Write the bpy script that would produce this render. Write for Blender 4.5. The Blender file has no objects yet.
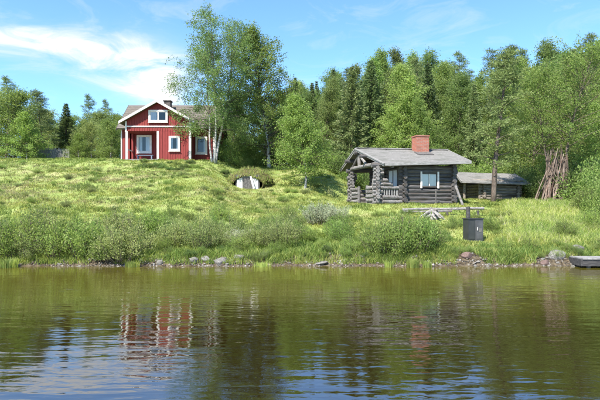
import bpy, math, random
import numpy as np
from mathutils import Vector, Matrix

R = math.radians
scene = bpy.context.scene
col = scene.collection

# ------------------------------------------------------------------ camera
CAM_H = 1.75; FPX = 500.0; HOR = 211.0
cam_d = bpy.data.cameras.new('camera'); cam = bpy.data.objects.new('camera', cam_d); col.objects.link(cam)
cam.location = (0, 0, CAM_H); cam.rotation_euler = (R(90), 0, 0)
cam_d.sensor_width = 36; cam_d.lens = 30; cam_d.shift_y = (HOR - 200) / 600.0
cam_d.clip_start = 0.1; cam_d.clip_end = 3000
scene.camera = cam

# ------------------------------------------------------------------ light
SUN_EL, SUN_AZ = R(51), R(-146)          # azimuth clockwise from +Y: sun on the left, a little behind the camera
sdir = Vector((math.cos(SUN_EL) * math.sin(SUN_AZ), math.cos(SUN_EL) * math.cos(SUN_AZ), math.sin(SUN_EL)))
world = bpy.data.worlds.new('World'); scene.world = world; world.use_nodes = True
sun_d = bpy.data.lights.new('sun', 'SUN'); sun_d.energy = 5.0; sun_d.angle = R(0.53); sun_d.color = (1.0, 0.955, 0.88)
sun = bpy.data.objects.new('sun', sun_d); col.objects.link(sun)
sun.rotation_euler = (-sdir).to_track_quat('-Z', 'Y').to_euler(); sun.location = (-30, -10, 40)
vs = scene.view_settings
vs.view_transform = 'Standard'; vs.look = 'None'; vs.gamma = 1; vs.use_curve_mapping = False
vs.exposure = 1.40
scene.render.engine = 'CYCLES'
scene.cycles.max_bounces = 8; scene.cycles.diffuse_bounces = 5; scene.cycles.transmission_bounces = 6; scene.cycles.transparent_max_bounces = 8

def N(nt, typ, **kw):
    n = nt.nodes.new(typ)
    for k, v in kw.items():
        if k.startswith('i_'):
            n.inputs[k[2:].replace('_', ' ')].default_value = v
        elif k.startswith('x'):
            n.inputs[int(k[1:])].default_value = v
        else:
            setattr(n, k, v)
    return n

def build_world():
    nt = world.node_tree; nt.nodes.clear(); L = nt.links.new
    out = N(nt, 'ShaderNodeOutputWorld'); bg = N(nt, 'ShaderNodeBackground'); bg.inputs['Strength'].default_value = 0.12
    sky = N(nt, 'ShaderNodeTexSky', sky_type='NISHITA', sun_disc=False)
    sky.sun_elevation = SUN_EL; sky.sun_rotation = SUN_AZ; sky.altitude = 200
    sky.air_density = 1.0; sky.dust_density = 0.25; sky.ozone_density = 2.2
    tint = N(nt, 'ShaderNodeMix', data_type='RGBA', blend_type='MULTIPLY'); tint.inputs[0].default_value = 1
    tint.inputs[7].default_value = (0.66, 0.88, 1.04, 1)
    L(sky.outputs[0], tint.inputs[6])
    tc = N(nt, 'ShaderNodeTexCoord')
    nrm = N(nt, 'ShaderNodeVectorMath', operation='NORMALIZE'); L(tc.outputs['Generated'], nrm.inputs[0])
    # fibrous cirrus: noise over the direction, streaks lying level
    mp = N(nt, 'ShaderNodeMapping'); mp.inputs['Scale'].default_value = (3.2, 3.2, 10.0); mp.inputs['Rotation'].default_value = (0, R(-9), 0)
    L(nrm.outputs[0], mp.inputs[0])
    no = N(nt, 'ShaderNodeTexNoise', i_Scale=2.2, i_Detail=10.0, i_Roughness=0.64, i_Distortion=1.1); L(mp.outputs[0], no.inputs['Vector'])
    thin = N(nt, 'ShaderNodeMapRange', x1=0.50, x2=0.90, x3=0.0, x4=0.42); thin.clamp = True; L(no.outputs[0], thin.inputs[0])
    # the one denser drift of cirrus that stands over the red house
    blobs = [((-0.46, 0.335), (0.20, 0.020), 0.85), ((-0.36, 0.295), (0.090, 0.045), 0.70), ((-0.295, 0.250), (0.048, 0.055), 1.35), ((-0.66, 0.345), (0.14, 0.018), .8)]
    acc = None
    for (u, w), (su, sw), amp in blobs:
        d0 = Vector((u, 1, w)).normalized()
        right = Vector((1, -u, 0)).normalized(); up = right.cross(d0).normalized()
        dots = []
        for ax, s in ((right, su), (up, sw)):
            dt = N(nt, 'ShaderNodeVectorMath', operation='DOT_PRODUCT'); L(nrm.outputs[0], dt.inputs[0]); dt.inputs[1].default_value = ax / s
            sq = N(nt, 'ShaderNodeMath', operation='MULTIPLY'); L(dt.outputs['Value'], sq.inputs[0]); L(dt.outputs['Value'], sq.inputs[1]); dots.append(sq)
        fw = N(nt, 'ShaderNodeVectorMath', operation='DOT_PRODUCT'); L(nrm.outputs[0], fw.inputs[0]); fw.inputs[1].default_value = d0
        gt = N(nt, 'ShaderNodeMath', operation='GREATER_THAN'); L(fw.outputs['Value'], gt.inputs[0]); gt.inputs[1].default_value = 0.2
        ad = N(nt, 'ShaderNodeMath', operation='ADD'); L(dots[0].outputs[0], ad.inputs[0]); L(dots[1].outputs[0], ad.inputs[1])
        ng = N(nt, 'ShaderNodeMath', operation='MULTIPLY'); L(ad.outputs[0], ng.inputs[0]); ng.inputs[1].default_value = -1
        ex = N(nt, 'ShaderNodeMath', operation='EXPONENT'); L(ng.outputs[0], ex.inputs[0])
        am = N(nt, 'ShaderNodeMath', operation='MULTIPLY'); L(ex.outputs[0], am.inputs[0]); am.inputs[1].default_value = amp
        g2 = N(nt, 'ShaderNodeMath', operation='MULTIPLY'); L(am.outputs[0], g2.inputs[0]); L(gt.outputs[0], g2.inputs[1])
        if acc is None: acc = g2
        else:
            s_ = N(nt, 'ShaderNodeMath', operation='ADD'); L(acc.outputs[0], s_.inputs[0]); L(g2.outputs[0], s_.inputs[1]); acc = s_
    nr = N(nt, 'ShaderNodeMapRange', x1=0.34, x2=0.66, x3=0.10, x4=1.20); L(no.outputs[0], nr.inputs[0])
    ml = N(nt, 'ShaderNodeMath', operation='MULTIPLY'); L(acc.outputs[0], ml.inputs[0]); L(nr.outputs[0], ml.inputs[1])
    sm = N(nt, 'ShaderNodeMath', operation='ADD'); sm.use_clamp = True; L(ml.outputs[0], sm.inputs[0]); L(thin.outputs[0], sm.inputs[1])
    mx = N(nt, 'ShaderNodeMix', data_type='RGBA'); L(sm.outputs[0], mx.inputs[0]); L(tint.outputs[2], mx.inputs[6])
    mx.inputs[7].default_value = (3.3, 3.45, 3.6, 1)
    L(mx.outputs[2], bg.inputs['Color']); L(bg.outputs[0], out.inputs[0])
build_world()

# ------------------------------------------------------------------ helpers
rng = np.random.default_rng(7)
random.seed(7)

def pix(px, py, D):
    return Vector(((px - 300) / FPX * D, D, CAM_H + (HOR - py) / FPX * D))

def tag(o, label=None, cat=None, group=None, kind=None):
    if label: o['label'] = label
    if cat: o['category'] = cat
    if group: o['group'] = group
    if kind: o['kind'] = kind
    return o

def empty(name, loc, rz=0, label=None, cat=None, group=None):
    o = bpy.data.objects.new(name, None); col.objects.link(o)
    o.location = loc; o.rotation_euler = (0, 0, rz); o.empty_display_size = 0.2
    return tag(o, label, cat, group)

def link(name, me, mat=None, parent=None, loc=None):
    o = bpy.data.objects.new(name, me); col.objects.link(o)
    if mat is not None and len(me.materials) == 0: me.materials.append(mat)
    if parent is not None: o.parent = parent
    if loc is not None: o.location = loc
    return o

def np_mesh(name, V, F, colr=None, smooth=False):
    V = np.asarray(V, dtype=np.float32); F = np.asarray(F, dtype=np.int32)
    me = bpy.data.meshes.new(name); k = F.shape[1]
    me.vertices.add(len(V)); me.vertices.foreach_set('co', V.ravel())
    me.loops.add(F.size); me.loops.foreach_set('vertex_index', F.ravel())
    me.polygons.add(len(F)); me.polygons.foreach_set('loop_start', np.arange(0, F.size, k, dtype=np.int32))
    me.polygons.foreach_set('loop_total', np.full(len(F), k, dtype=np.int32))
    if smooth: me.polygons.foreach_set('use_smooth', np.ones(len(F), dtype=bool))
    me.update(calc_edges=True)
    if colr is not None:
        a = me.color_attributes.new('tint', 'FLOAT_COLOR', 'POINT')
        c4 = np.ones((len(V), 4), dtype=np.float32); c4[:, :3] = colr
        a.data.foreach_set('color', c4.ravel())
    return me

class MB:
    """collects shapes; build() links them as ONE mesh object"""
    def __init__(s): s.v = []; s.f = []
    def add(s, vs_, fs_):
        n = len(s.v); s.v += [tuple(v) for v in vs_]; s.f += [tuple(i + n for i in f) for f in fs_]; return s
    def box(s, x0, x1, y0, y1, z0, z1, M=None):
        vs_ = [Vector(p) for p in ((x0,y0,z0),(x1,y0,z0),(x1,y1,z0),(x0,y1,z0),(x0,y0,z1),(x1,y0,z1),(x1,y1,z1),(x0,y1,z1))]
        if M is not None: vs_ = [M @ v for v in vs_]
        return s.add(vs_, [(0,3,2,1),(4,5,6,7),(0,1,5,4),(1,2,6,5),(2,3,7,6),(3,0,4,7)])
    def prism(s, poly, d, caps=True):
        n = len(poly); d = Vector(d); a = [Vector(p) for p in poly]
        fs_ = [(i, (i+1) % n, n + (i+1) % n, n + i) for i in range(n)]
        fs_ += [tuple(range(n-1, -1, -1)), tuple(range(n, 2*n))]
        return s.add(a + [p + d for p in a], fs_)
    def beam(s, p0, p1, w, h, up=(0,0,1)):
        p0 = Vector(p0); p1 = Vector(p1); d = (p1 - p0).normalized(); up = Vector(up)
        r = d.cross(up).normalized(); u = r.cross(d).normalized()
        q = [p0 - r*w/2 - u*h/2, p0 + r*w/2 - u*h/2, p0 + r*w/2 + u*h/2, p0 - r*w/2 + u*h/2]
        return s.prism(q, p1 - p0)
    def tube(s, pts, rad, n=8, caps=True, jit=0.0, rnd=None):
        pts = [Vector(p) for p in pts]; rings = []
        for i, p in enumerate(pts):
            d = (pts[min(i+1, len(pts)-1)] - pts[max(i-1, 0)]).normalized()
            a = Vector((0,0,1)) if abs(d.z) < 0.9 else Vector((1,0,0))
            x = d.cross(a).normalized(); y = x.cross(d).normalized()
            r = rad[i] if hasattr(rad, '__len__') else rad
            rings.append([p + (x*math.cos(2*math.pi*k/n) + y*math.sin(2*math.pi*k/n)) * r * (1 + (rnd.uniform(-jit, jit) if rnd else 0)) for k in range(n)])
        vs_ = [v for g in rings for v in g]; fs_ = []
        for i in range(len(pts)-1):
            for k in range(n):
                fs_.append((i*n+k, i*n+(k+1) % n, (i+1)*n+(k+1) % n, (i+1)*n+k))
        if caps: fs_ += [tuple(range(n-1, -1, -1)), tuple(range((len(pts)-1)*n, len(pts)*n))]
        return s.add(vs_, fs_)
    def mesh(s, name, smooth=False):
        me = bpy.data.meshes.new(name); me.from_pydata(s.v, [], s.f); me.update()
        if smooth: me.polygons.foreach_set('use_smooth', [True]*len(me.polygons))
        return me
    def build(s, name, mat, parent=None, smooth=False, loc=None):
        return link(name, s.mesh(name, smooth), mat, parent, loc)

# value noise for laying things out
_lat = np.random.default_rng(3).random((256, 256))
def vnoise(x, y, s=1.0, o=0):
    x = np.asarray(x, float) / s + 17.3 + o*31.7; y = np.asarray(y, float) / s + 9.1 + o*13.9
    xi = np.floor(x).astype(int); yi = np.floor(y).astype(int); fx = x - xi; fy = y - yi
    fx = fx*fx*(3-2*fx); fy = fy*fy*(3-2*fy)
    g = lambda a, b: _lat[a % 256, b % 256]
    return (g(xi,yi)*(1-fx)+g(xi+1,yi)*fx)*(1-fy) + (g(xi,yi+1)*(1-fx)+g(xi+1,yi+1)*fx)*fy
def fbm(x, y, s=1.0, o=0):
    return 0.5*vnoise(x,y,s,o)+0.3*vnoise(x,y,s/2.1,o+1)+0.2*vnoise(x,y,s/4.3,o+2)

# ------------------------------------------------------------------ materials
def new_mat(name):
    m = bpy.data.materials.new(name); m.use_nodes = True
    nt = m.node_tree; b = nt.nodes['Principled BSDF']; return m, nt, b

def noisy(name, c0, c1, scale=4.0, stretch=(1,1,1), rough=0.8, bump=0.3, bdist=0.02, detail=6, c2=None, s2=0.6, spec=0.3, rand=0.0, lo=0.35, hi=0.65):
    m, nt, b = new_mat(name); L = nt.links.new
    tc = N(nt, 'ShaderNodeTexCoord'); mp = N(nt, 'ShaderNodeMapping'); mp.inputs['Scale'].default_value = stretch
    L(tc.outputs['Object'], mp.inputs[0])
    vec = mp.outputs[0]
    oi = N(nt, 'ShaderNodeObjectInfo')
    of = N(nt, 'ShaderNodeVectorMath', operation='MULTIPLY_ADD'); cb = N(nt, 'ShaderNodeCombineXYZ')
    for k in range(3): L(oi.outputs['Random'], cb.inputs[k])
    L(cb.outputs[0], of.inputs[0]); of.inputs[1].default_value = (37, 53, 71); L(vec, of.inputs[2]); vec = of.outputs[0]
    no = N(nt, 'ShaderNodeTexNoise', i_Scale=scale, i_Detail=detail, i_Roughness=0.6); L(vec, no.inputs['Vector'])
    mr = N(nt, 'ShaderNodeMapRange', x1=lo, x2=hi); L(no.outputs[0], mr.inputs[0])
    mx = N(nt, 'ShaderNodeMix', data_type='RGBA'); L(mr.outputs[0], mx.inputs[0])
    mx.inputs[6].default_value = (*c0, 1); mx.inputs[7].default_value = (*c1, 1); out = mx.outputs[2]
    if c2 is not None:
        n2 = N(nt, 'ShaderNodeTexNoise', i_Scale=s2, i_Detail=5.0); L(vec, n2.inputs['Vector'])
        r2 = N(nt, 'ShaderNodeMapRange', x1=0.5, x2=0.66); L(n2.outputs[0], r2.inputs[0])
        m2 = N(nt, 'ShaderNodeMix', data_type='RGBA'); L(r2.outputs[0], m2.inputs[0]); L(out, m2.inputs[6]); m2.inputs[7].default_value = (*c2, 1); out = m2.outputs[2]
    if rand > 0:
        hs = N(nt, 'ShaderNodeHueSaturation'); r3 = N(nt, 'ShaderNodeMapRange', x3=1-rand, x4=1+rand); L(oi.outputs['Random'], r3.inputs[0])
        L(r3.outputs[0], hs.inputs['Value']); L(out, hs.inputs['Color']); out = hs.outputs[0]
    L(out, b.inputs['Base Color']); b.inputs['Roughness'].default_value = rough; b.inputs['Specular IOR Level'].default_value = spec
    if bump > 0:
        bp = N(nt, 'ShaderNodeBump', i_Strength=bump, i_Distance=bdist); L(no.outputs[0], bp.inputs['Height']); L(bp.outputs[0], b.inputs['Normal'])
    return m

def leaf_mat(name, transl=0.35, rough=0.5, rand=0.28, spec=0.2):
    m, nt, b = new_mat(name); L = nt.links.new
    at = N(nt, 'ShaderNodeAttribute', attribute_name='tint'); oi = N(nt, 'ShaderNodeObjectInfo')
    hs = N(nt, 'ShaderNodeHueSaturation'); L(at.outputs['Color'], hs.inputs['Color'])
    r1 = N(nt, 'ShaderNodeMapRange', x3=1-rand, x4=1+rand); L(oi.outputs['Random'], r1.inputs[0]); L(r1.outputs[0], hs.inputs['Value'])
    mu = N(nt, 'ShaderNodeMath', operation='MULTIPLY'); L(oi.outputs['Random'], mu.inputs[0]); mu.inputs[1].default_value = 7.31
    fr = N(nt, 'ShaderNodeMath', operation='FRACT'); L(mu.outputs[0], fr.inputs[0])
    r2 = N(nt, 'ShaderNodeMapRange', x3=0.486, x4=0.510); L(fr.outputs[0], r2.inputs[0]); L(r2.outputs[0], hs.inputs['Hue'])
    L(hs.outputs[0], b.inputs['Base Color']); b.inputs['Roughness'].default_value = rough; b.inputs['Specular IOR Level'].default_value = spec
    tr = N(nt, 'ShaderNodeBsdfTranslucent'); br = N(nt, 'ShaderNodeHueSaturation'); br.inputs['Value'].default_value = 1.75; br.inputs['Saturation'].default_value = 1.08
    L(hs.outputs[0], br.inputs['Color']); L(br.outputs[0], tr.inputs['Color'])
    mx = N(nt, 'ShaderNodeMixShader'); mx.inputs[0].default_value = transl
    L(b.outputs[0], mx.inputs[1]); L(tr.outputs[0], mx.inputs[2]); L(mx.outputs[0], nt.nodes['Material Output'].inputs[0])
    return m

def glass_mat():
    m, nt, b = new_mat('window_glass'); L = nt.links.new
    lw = N(nt, 'ShaderNodeFresnel', i_IOR=1.5); gl = N(nt, 'ShaderNodeBsdfGlossy', i_Roughness=0.02); tr = N(nt, 'ShaderNodeBsdfTransparent')
    tr.inputs[0].default_value = (0.86, 0.9, 0.9, 1)
    ad = N(nt, 'ShaderNodeMath', operation='ADD'); ad.inputs[1].default_value = 0.02; ad.use_clamp = True; L(lw.outputs[0], ad.inputs[0])
    mx = N(nt, 'ShaderNodeMixShader'); L(ad.outputs[0], mx.inputs[0]); L(tr.outputs[0], mx.inputs[1]); L(gl.outputs[0], mx.inputs[2])
    L(mx.outputs[0], nt.nodes['Material Output'].inputs[0]); return m

def water_mat():
    m, nt, b = new_mat('water'); L = nt.links.new
    tc = N(nt, 'ShaderNodeTexCoord')
    # peat-brown deep water; inshore gold tints the sandy shelf and paints in meadow reflection
    sx = N(nt, 'ShaderNodeSeparateXYZ'); L(tc.outputs['Object'], sx.inputs[0])
    sn = N(nt, 'ShaderNodeTexNoise', i_Scale=0.35, i_Detail=3.0); L(tc.outputs['Object'], sn.inputs['Vector'])
    sa = N(nt, 'ShaderNodeMath', operation='MULTIPLY_ADD'); L(sn.outputs[0], sa.inputs[0]); sa.inputs[1].default_value = 5.0; L(sx.outputs['Y'], sa.inputs[2])
    sr = N(nt, 'ShaderNodeMapRange', x1=9.0, x2=16.5); sr.interpolation_type = 'SMOOTHSTEP'; L(sa.outputs[0], sr.inputs[0])
    bc = N(nt, 'ShaderNodeMix', data_type='RGBA'); L(sr.outputs[0], bc.inputs[0]); bc.inputs[6].default_value = (0.013, 0.0078, 0.0015, 1); bc.inputs[7].default_value = (0.066, 0.056, 0.008, 1)
    L(bc.outputs[2], b.inputs['Base Color']); b.inputs['Roughness'].default_value = 0.015
    b.inputs['IOR'].default_value = 3.0; b.inputs['Specular IOR Level'].default_value = 0.5
    def wav(scale, rot, sc, det, dist):
        mp = N(nt, 'ShaderNodeMapping'); mp.inputs['Scale'].default_value = scale; mp.inputs['Rotation'].default_value = (0,0,rot); L(tc.outputs['Object'], mp.inputs[0])
        n = N(nt, 'ShaderNodeTexNoise', i_Scale=sc, i_Detail=det, i_Roughness=0.5, i_Distortion=dist); L(mp.outputs[0], n.inputs['Vector']); return n.outputs[0]
    w1 = wav((0.7, 2.4, 1), R(4), 1.0, 2.0, 0.4)      # long low ripples
    w2 = wav((2.4, 7.5, 1), R(-6), 1.25, 2.5, 0.5)      # short ripples
    patch = wav((0.10, 0.22, 1), R(8), 1.0, 3.0, 0.5)  # where the breeze touches
    pr = N(nt, 'ShaderNodeMapRange', x1=0.40, x2=0.62, x3=0.35, x4=1.0); L(patch, pr.inputs[0])
    m2 = N(nt, 'ShaderNodeMath', operation='MULTIPLY'); L(w2, m2.inputs[0]); L(pr.outputs[0], m2.inputs[1])
    m3 = N(nt, 'ShaderNodeMath', operation='MULTIPLY_ADD'); L(m2.outputs[0], m3.inputs[0]); m3.inputs[1].default_value = 0.50; L(w1, m3.inputs[2])
    bp = N(nt, 'ShaderNodeBump', i_Strength=1.0, i_Distance=0.0105); L(m3.outputs[0], bp.inputs['Height']); L(bp.outputs[0], b.inputs['Normal'])
    return m

M = {}
M['ground'] = noisy('meadow_soil', (0.135,0.185,0.046), (0.215,0.25,0.078), 2.2, bump=0.6, bdist=0.08, c2=(0.235,0.23,0.10), s2=0.9, rough=0.95, spec=0.1)
M['bank'] = noisy('bank_soil', (0.03,0.022,0.014), (0.12,0.095,0.062), 7, bump=1.0, bdist=0.05, rough=0.95, spec=0.1)
M['turf'] = noisy('mound_turf', (0.045,0.04,0.018), (0.10,0.085,0.035), 6, bump=0.9, bdist=0.08, rough=0.95, spec=0.1)
M['water'] = water_mat()
M['glass'] = glass_mat()
M['falu'] = noisy('falu_red_boards', (0.160,0.031,0.029), (0.215,0.042,0.038), 6, (3,3,0.35), rough=0.85, bump=0.25, bdist=0.01, spec=0.15)
M['white'] = noisy('white_trim', (0.50,0.455,0.42), (0.64,0.60,0.565), 7, (1,1,0.4), rough=0.6, bump=0.1)
M['tile'] = noisy('brown_grey_roofing', (0.085,0.072,0.06), (0.155,0.135,0.115), 9, (0.6,2.5,2.5), rough=0.9, bump=0.5, bdist=0.03, c2=(0.11,0.10,0.088), s2=1.5, spec=0.2)
M['sooty'] = noisy('sooty_brick', (0.05,0.045,0.042), (0.12,0.10,0.09), 8, rough=0.9)
M['dark'] = noisy('painted_dark_room', (0.012,0.011,0.010), (0.02,0.018,0.016), 3, rough=0.9, bump=0)
M['curtain'] = noisy('pale_curtain', (0.45,0.47,0.52), (0.62,0.64,0.68), 5, (14,14,0.3), rough=0.9, bump=0.5, bdist=0.02)
M['blind'] = noisy('white_blind', (0.80,0.77,0.72), (0.88,0.85,0.80), 6, (1,1,12), rough=0.8, bump=0.2)
M['log'] = noisy('weathered_log', (0.040,0.037,0.037), (0.122,0.115,0.113), 5, (0.5,6,6), rough=0.85, bump=1.0, bdist=0.035, c2=(0.075,0.060,0.046), s2=1.6, rand=0.28, spec=0.2)
M['logv'] = noisy('weathered_log_across', (0.040,0.037,0.037), (0.122,0.115,0.113), 5, (6,0.5,6), rough=0.85, bump=1.0, bdist=0.035, c2=(0.075,0.060,0.046), s2=1.6, rand=0.28, spec=0.2)
M['logpale'] = noisy('sunbleached_log', (0.09,0.084,0.08), (0.22,0.205,0.195), 6, (2,2,4), rough=0.85, bump=0.6, bdist=0.02, c2=(0.10,0.085,0.07), s2=1.6, rand=0.25, spec=0.2)
M['shedlog'] = noisy('shed_log', (0.10,0.085,0.068), (0.26,0.225,0.185), 5, (0.5,6,6), rough=0.85, bump=0.7, bdist=0.02, c2=(0.07,0.055,0.042), s2=1.2, rand=0.25, spec=0.2)
M['felt'] = noisy('grey_roof_felt', (0.115,0.109,0.10), (0.19,0.181,0.168), 7, (1.2,3,3), rough=0.92, bump=0.45, bdist=0.02, c2=(0.105,0.104,0.09), s2=1.1, spec=0.15)
M['greyboard'] = noisy('grey_board', (0.15,0.144,0.136), (0.27,0.258,0.245), 6, (0.7,3,3), rough=0.85, bump=0.4, rand=0.12, spec=0.2)
M['darkboard'] = noisy('dark_board', (0.06,0.055,0.052), (0.13,0.12,0.112), 6, (2,2,2), rough=0.85, bump=0.4, rand=0.15, spec=0.2)
M['blackish'] = noisy('blackish_board', (0.022,0.021,0.022), (0.06,0.056,0.054), 6, (0.6,3,3), rough=0.8, bump=0.4, rand=0.15, spec=0.25)
M['greenmetal'] = noisy('dark_painted_metal', (0.022,0.024,0.024), (0.034,0.036,0.035), 4, rough=0.5, bump=0.05, spec=0.4)
M['greymetal'] = noisy('paler_grey_metal', (0.05,0.05,0.052), (0.075,0.075,0.078), 4, rough=0.5, bump=0.05, spec=0.4)
M['concrete'] = noisy('pale_concrete', (0.34,0.33,0.31), (0.5,0.48,0.45), 5, rough=0.9, bump=0.3)
M['driftwood'] = noisy('bleached_driftwood', (0.13,0.12,0.11), (0.32,0.30,0.275), 7, (2,2,5), rough=0.85, bump=0.8, bdist=0.03, c2=(0.12,0.10,0.085), s2=2.2, spec=0.2)
M['pole'] = noisy('peeling_pole', (0.085,0.062,0.048), (0.21,0.165,0.135), 5, (4,4,0.8), rough=0.85, bump=0.5, c2=(0.085,0.052,0.038), s2=1.5, rand=0.45, spec=0.2)
M['stone'] = noisy('shore_stone', (0.095,0.088,0.08), (0.20,0.188,0.172), 5, rough=0.85, bump=0.6, bdist=0.03, c2=(0.09,0.08,0.06), s2=2.0, rand=0.15, spec=0.3)
M['redstone'] = noisy('rusty_stone', (0.07,0.045,0.038), (0.15,0.10,0.085), 5, rough=0.85, bump=0.6, bdist=0.03, spec=0.3)
M['birchbark'] = noisy('birch_bark', (0.07,0.062,0.054), (0.38,0.36,0.335), 3.2, (1.2,1.2,4.5), rough=0.8, bump=0.3, lo=0.36, hi=0.48, spec=0.2)
M['bark'] = noisy('conifer_bark', (0.06,0.048,0.04), (0.16,0.125,0.10), 6, (4,4,1), rough=0.9, bump=0.9, bdist=0.03, spec=0.15)
M['twig'] = noisy('shrub_twig', (0.06,0.05,0.035), (0.13,0.11,0.08), 6, rough=0.9, bump=0.3, spec=0.15)
M['leaf'] = leaf_mat('birch_leaf', 0.48)
M['needle'] = leaf_mat('needle', 0.28, rough=0.6, spec=0.25)
M['grass'] = leaf_mat('grass_blade', 0.45, rough=0.55, spec=0.25)

def brick_mat():
    m, nt, b = new_mat('orange_brick'); L = nt.links.new
    tc = N(nt, 'ShaderNodeTexCoord'); br = N(nt, 'ShaderNodeTexBrick', i_Scale=1.0)
    mp = N(nt, 'ShaderNodeMapping'); mp.inputs['Rotation'].default_value = (R(90), 0, 0); L(tc.outputs['Object'], mp.inputs[0]); L(mp.outputs[0], br.inputs['Vector'])
    br.inputs['Color1'].default_value = (0.33,0.098,0.055,1); br.inputs['Color2'].default_value = (0.26,0.07,0.042,1); br.inputs['Mortar'].default_value = (0.25,0.20,0.165,1)
    br.inputs['Mortar Size'].default_value = 0.008; br.inputs['Brick Width'].default_value = 0.24; br.inputs['Row Height'].default_value = 0.08
    ns = N(nt, 'ShaderNodeTexNoise', i_Scale=3.5, i_Detail=6.0); L(tc.outputs['Object'], ns.inputs['Vector']); nr = N(nt, 'ShaderNodeMapRange', x1=0.42, x2=0.7, x3=0.0, x4=0.8); L(ns.outputs[0], nr.inputs[0])
    sm = N(nt, 'ShaderNodeMix', data_type='RGBA'); L(nr.outputs[0], sm.inputs[0]); L(br.outputs[0], sm.inputs[6]); sm.inputs[7].default_value = (0.20,0.085,0.055,1)
    L(sm.outputs[2], b.inputs['Base Color']); b.inputs['Roughness'].default_value = 0.9
    bp = N(nt, 'ShaderNodeBump', i_Strength=0.5, i_Distance=0.01); L(br.outputs['Fac'], bp.inputs['Height']); bp.invert = True; L(bp.outputs[0], b.inputs['Normal'])
    return m
M['brick'] = brick_mat()

# ------------------------------------------------------------------ terrain
PL = np.array([(-500,-3),(-60,-2.5),(10,-1.2),(14.5,-0.35),(15.9,0.0),(16.3,0.26),(18,0.66),(20,1.2),(23,2.05),(27,3.1),(31,4.1),(35,5.1),(37,5.42),(45,6.4),(60,7.2),(90,9),(600,22)])
PM = np.array([(-500,-3),(-60,-2.5),(10,-1.2),(14.5,-0.35),(15.9,0.0),(16.3,0.24),(18,0.6),(20,1.05),(23,1.7),(27,2.4),(31,3.15),(34,3.9),(37,4.7),(40,5.3),(45,5.9),(60,7),(90,9),(600,22)])
PR = np.array([(-500,-3),(-60,-2.5),(10,-1.2),(14.5,-0.35),(15.9,0.0),(16.3,0.26),(18,0.55),(19,0.68),(22,1.2),(25,1.75),(27,2.02),(30,2.22),(32,2.4),(33,2.6),(37,3.2),(45,4.2),(60,5.5),(90,8),(600,22)])
def shore_off(x):
    return 0.45*(vnoise(x, 0*np.asarray(x,float), 5.0, 4)-0.5) + 0.25*(vnoise(x, 0*np.asarray(x,float), 1.3, 5)-0.5)
def sstep(a, b, t):
    t = np.clip((t-a)/(b-a), 0, 1); return t*t*(3-2*t)
CAB_O = Vector((4.0, 25.97, 2.1)); CAB_A = R(13)
def height(x, y):
    x = np.asarray(x, float); y = np.asarray(y, float)
    yy = y - shore_off(x) * np.exp(-np.clip(y-16, 0, 50)/3.0)
    p = 300 + FPX * x / np.maximum(y, 14.0)
    zl = np.interp(yy, PL[:,0], PL[:,1]); zm = np.interp(yy, PM[:,0], PM[:,1]); zr = np.interp(yy, PR[:,0], PR[:,1])
    t1 = sstep(195, 250, p); t2 = sstep(318, 378, p)
    z = (zl*(1-t1)+zm*t1)*(1-t2) + zr*t2
    land = sstep(16.2, 19.5, y)
    z = z + land*(0.42*(fbm(x,y,3.2,1)-0.5) + 0.15*(vnoise(x,y,0.9,3)-0.5)) + (1-land)*sstep(15.5,16.2,y)*(0.22*(vnoise(x,y,0.45,8)-0.5)+0.12*(vnoise(x,y,1.6,9)-.4))
    # level pads where the buildings stand
    def pad(z, cx, cy, a, hx, hy, zz, soft):
        u = (x-cx)*math.cos(a)+(y-cy)*math.sin(a); v = -(x-cx)*math.sin(a)+(y-cy)*math.cos(a)
        d = np.hypot(np.clip(np.abs(u)-hx, 0, None), np.clip(np.abs(v)-hy, 0, None))
        w = 1-sstep(0, soft, d); return z*(1-w)+zz*w
    c = CAB_O + Vector((math.cos(CAB_A)*2.15-math.sin(CAB_A)*2.08, math.sin(CAB_A)*2.15+math.cos(CAB_A)*2.08, 0))
    z = pad(z, c.x, c.y, CAB_A, 2.6, 2.5, 2.08, 2.2)
    z = pad(z, 6.57, 18.9, 0, .35, .45, .60, .9)
    z = pad(z, 12.6, 33.6, R(6), 2.0, 1.4, 2.45, 1.6)
    z = pad(z, -10.2, 39.5, 0, 3.9, 2.9, 5.40, 1.8)
    return z
def hz(x, y): return float(height(np.array([x]), np.array([y]))[0])

def grid_axis(dense0, dense1, step, lo, hi):
    a = list(np.arange(dense0, dense1+1e-6, step)); s = step
    while a[-1] < hi: s *= 1.35; a.append(a[-1]+s)
    s = step; b = []; v = dense0
    while v > lo: s *= 1.35; v -= s; b.append(v)
    return np.array(b[::-1]+a)
gx = grid_axis(-34, 34, 0.22, -900, 900); gy = grid_axis(15.0, 44, 0.22, -500, 900)
X, Y = np.meshgrid(gx, gy); Z = height(X, Y)
nx, ny = len(gx), len(gy)
idx = np.arange(nx*ny).reshape(ny, nx)
F = np.stack([idx[:-1,:-1], idx[:-1,1:], idx[1:,1:], idx[1:,:-1]], -1).reshape(-1, 4)
me = np_mesh('ground', np.stack([X, Y, Z], -1).reshape(-1, 3), F, smooth=True)
me.materials.append(M['ground']); me.materials.append(M['bank'])
fy = Y[:-1,:-1].ravel(); fz = Z[:-1,:-1].ravel()
bankm = ((fz < 0.34+.25*(vnoise(X[:-1,:-1].ravel(), fy, .8, 63)-.4)) & (fy < 17.2)).astype(np.int32)
me.polygons.foreach_set('material_index', bankm)
tag(link('ground', me), kind='structure')
wm = MB().add([(-900,-500,0),(900,-500,0),(900,17.5,0),(-900,17.5,0)], [(0,1,2,3)])
tag(wm.build('water', M['water']), kind='structure')

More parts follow.
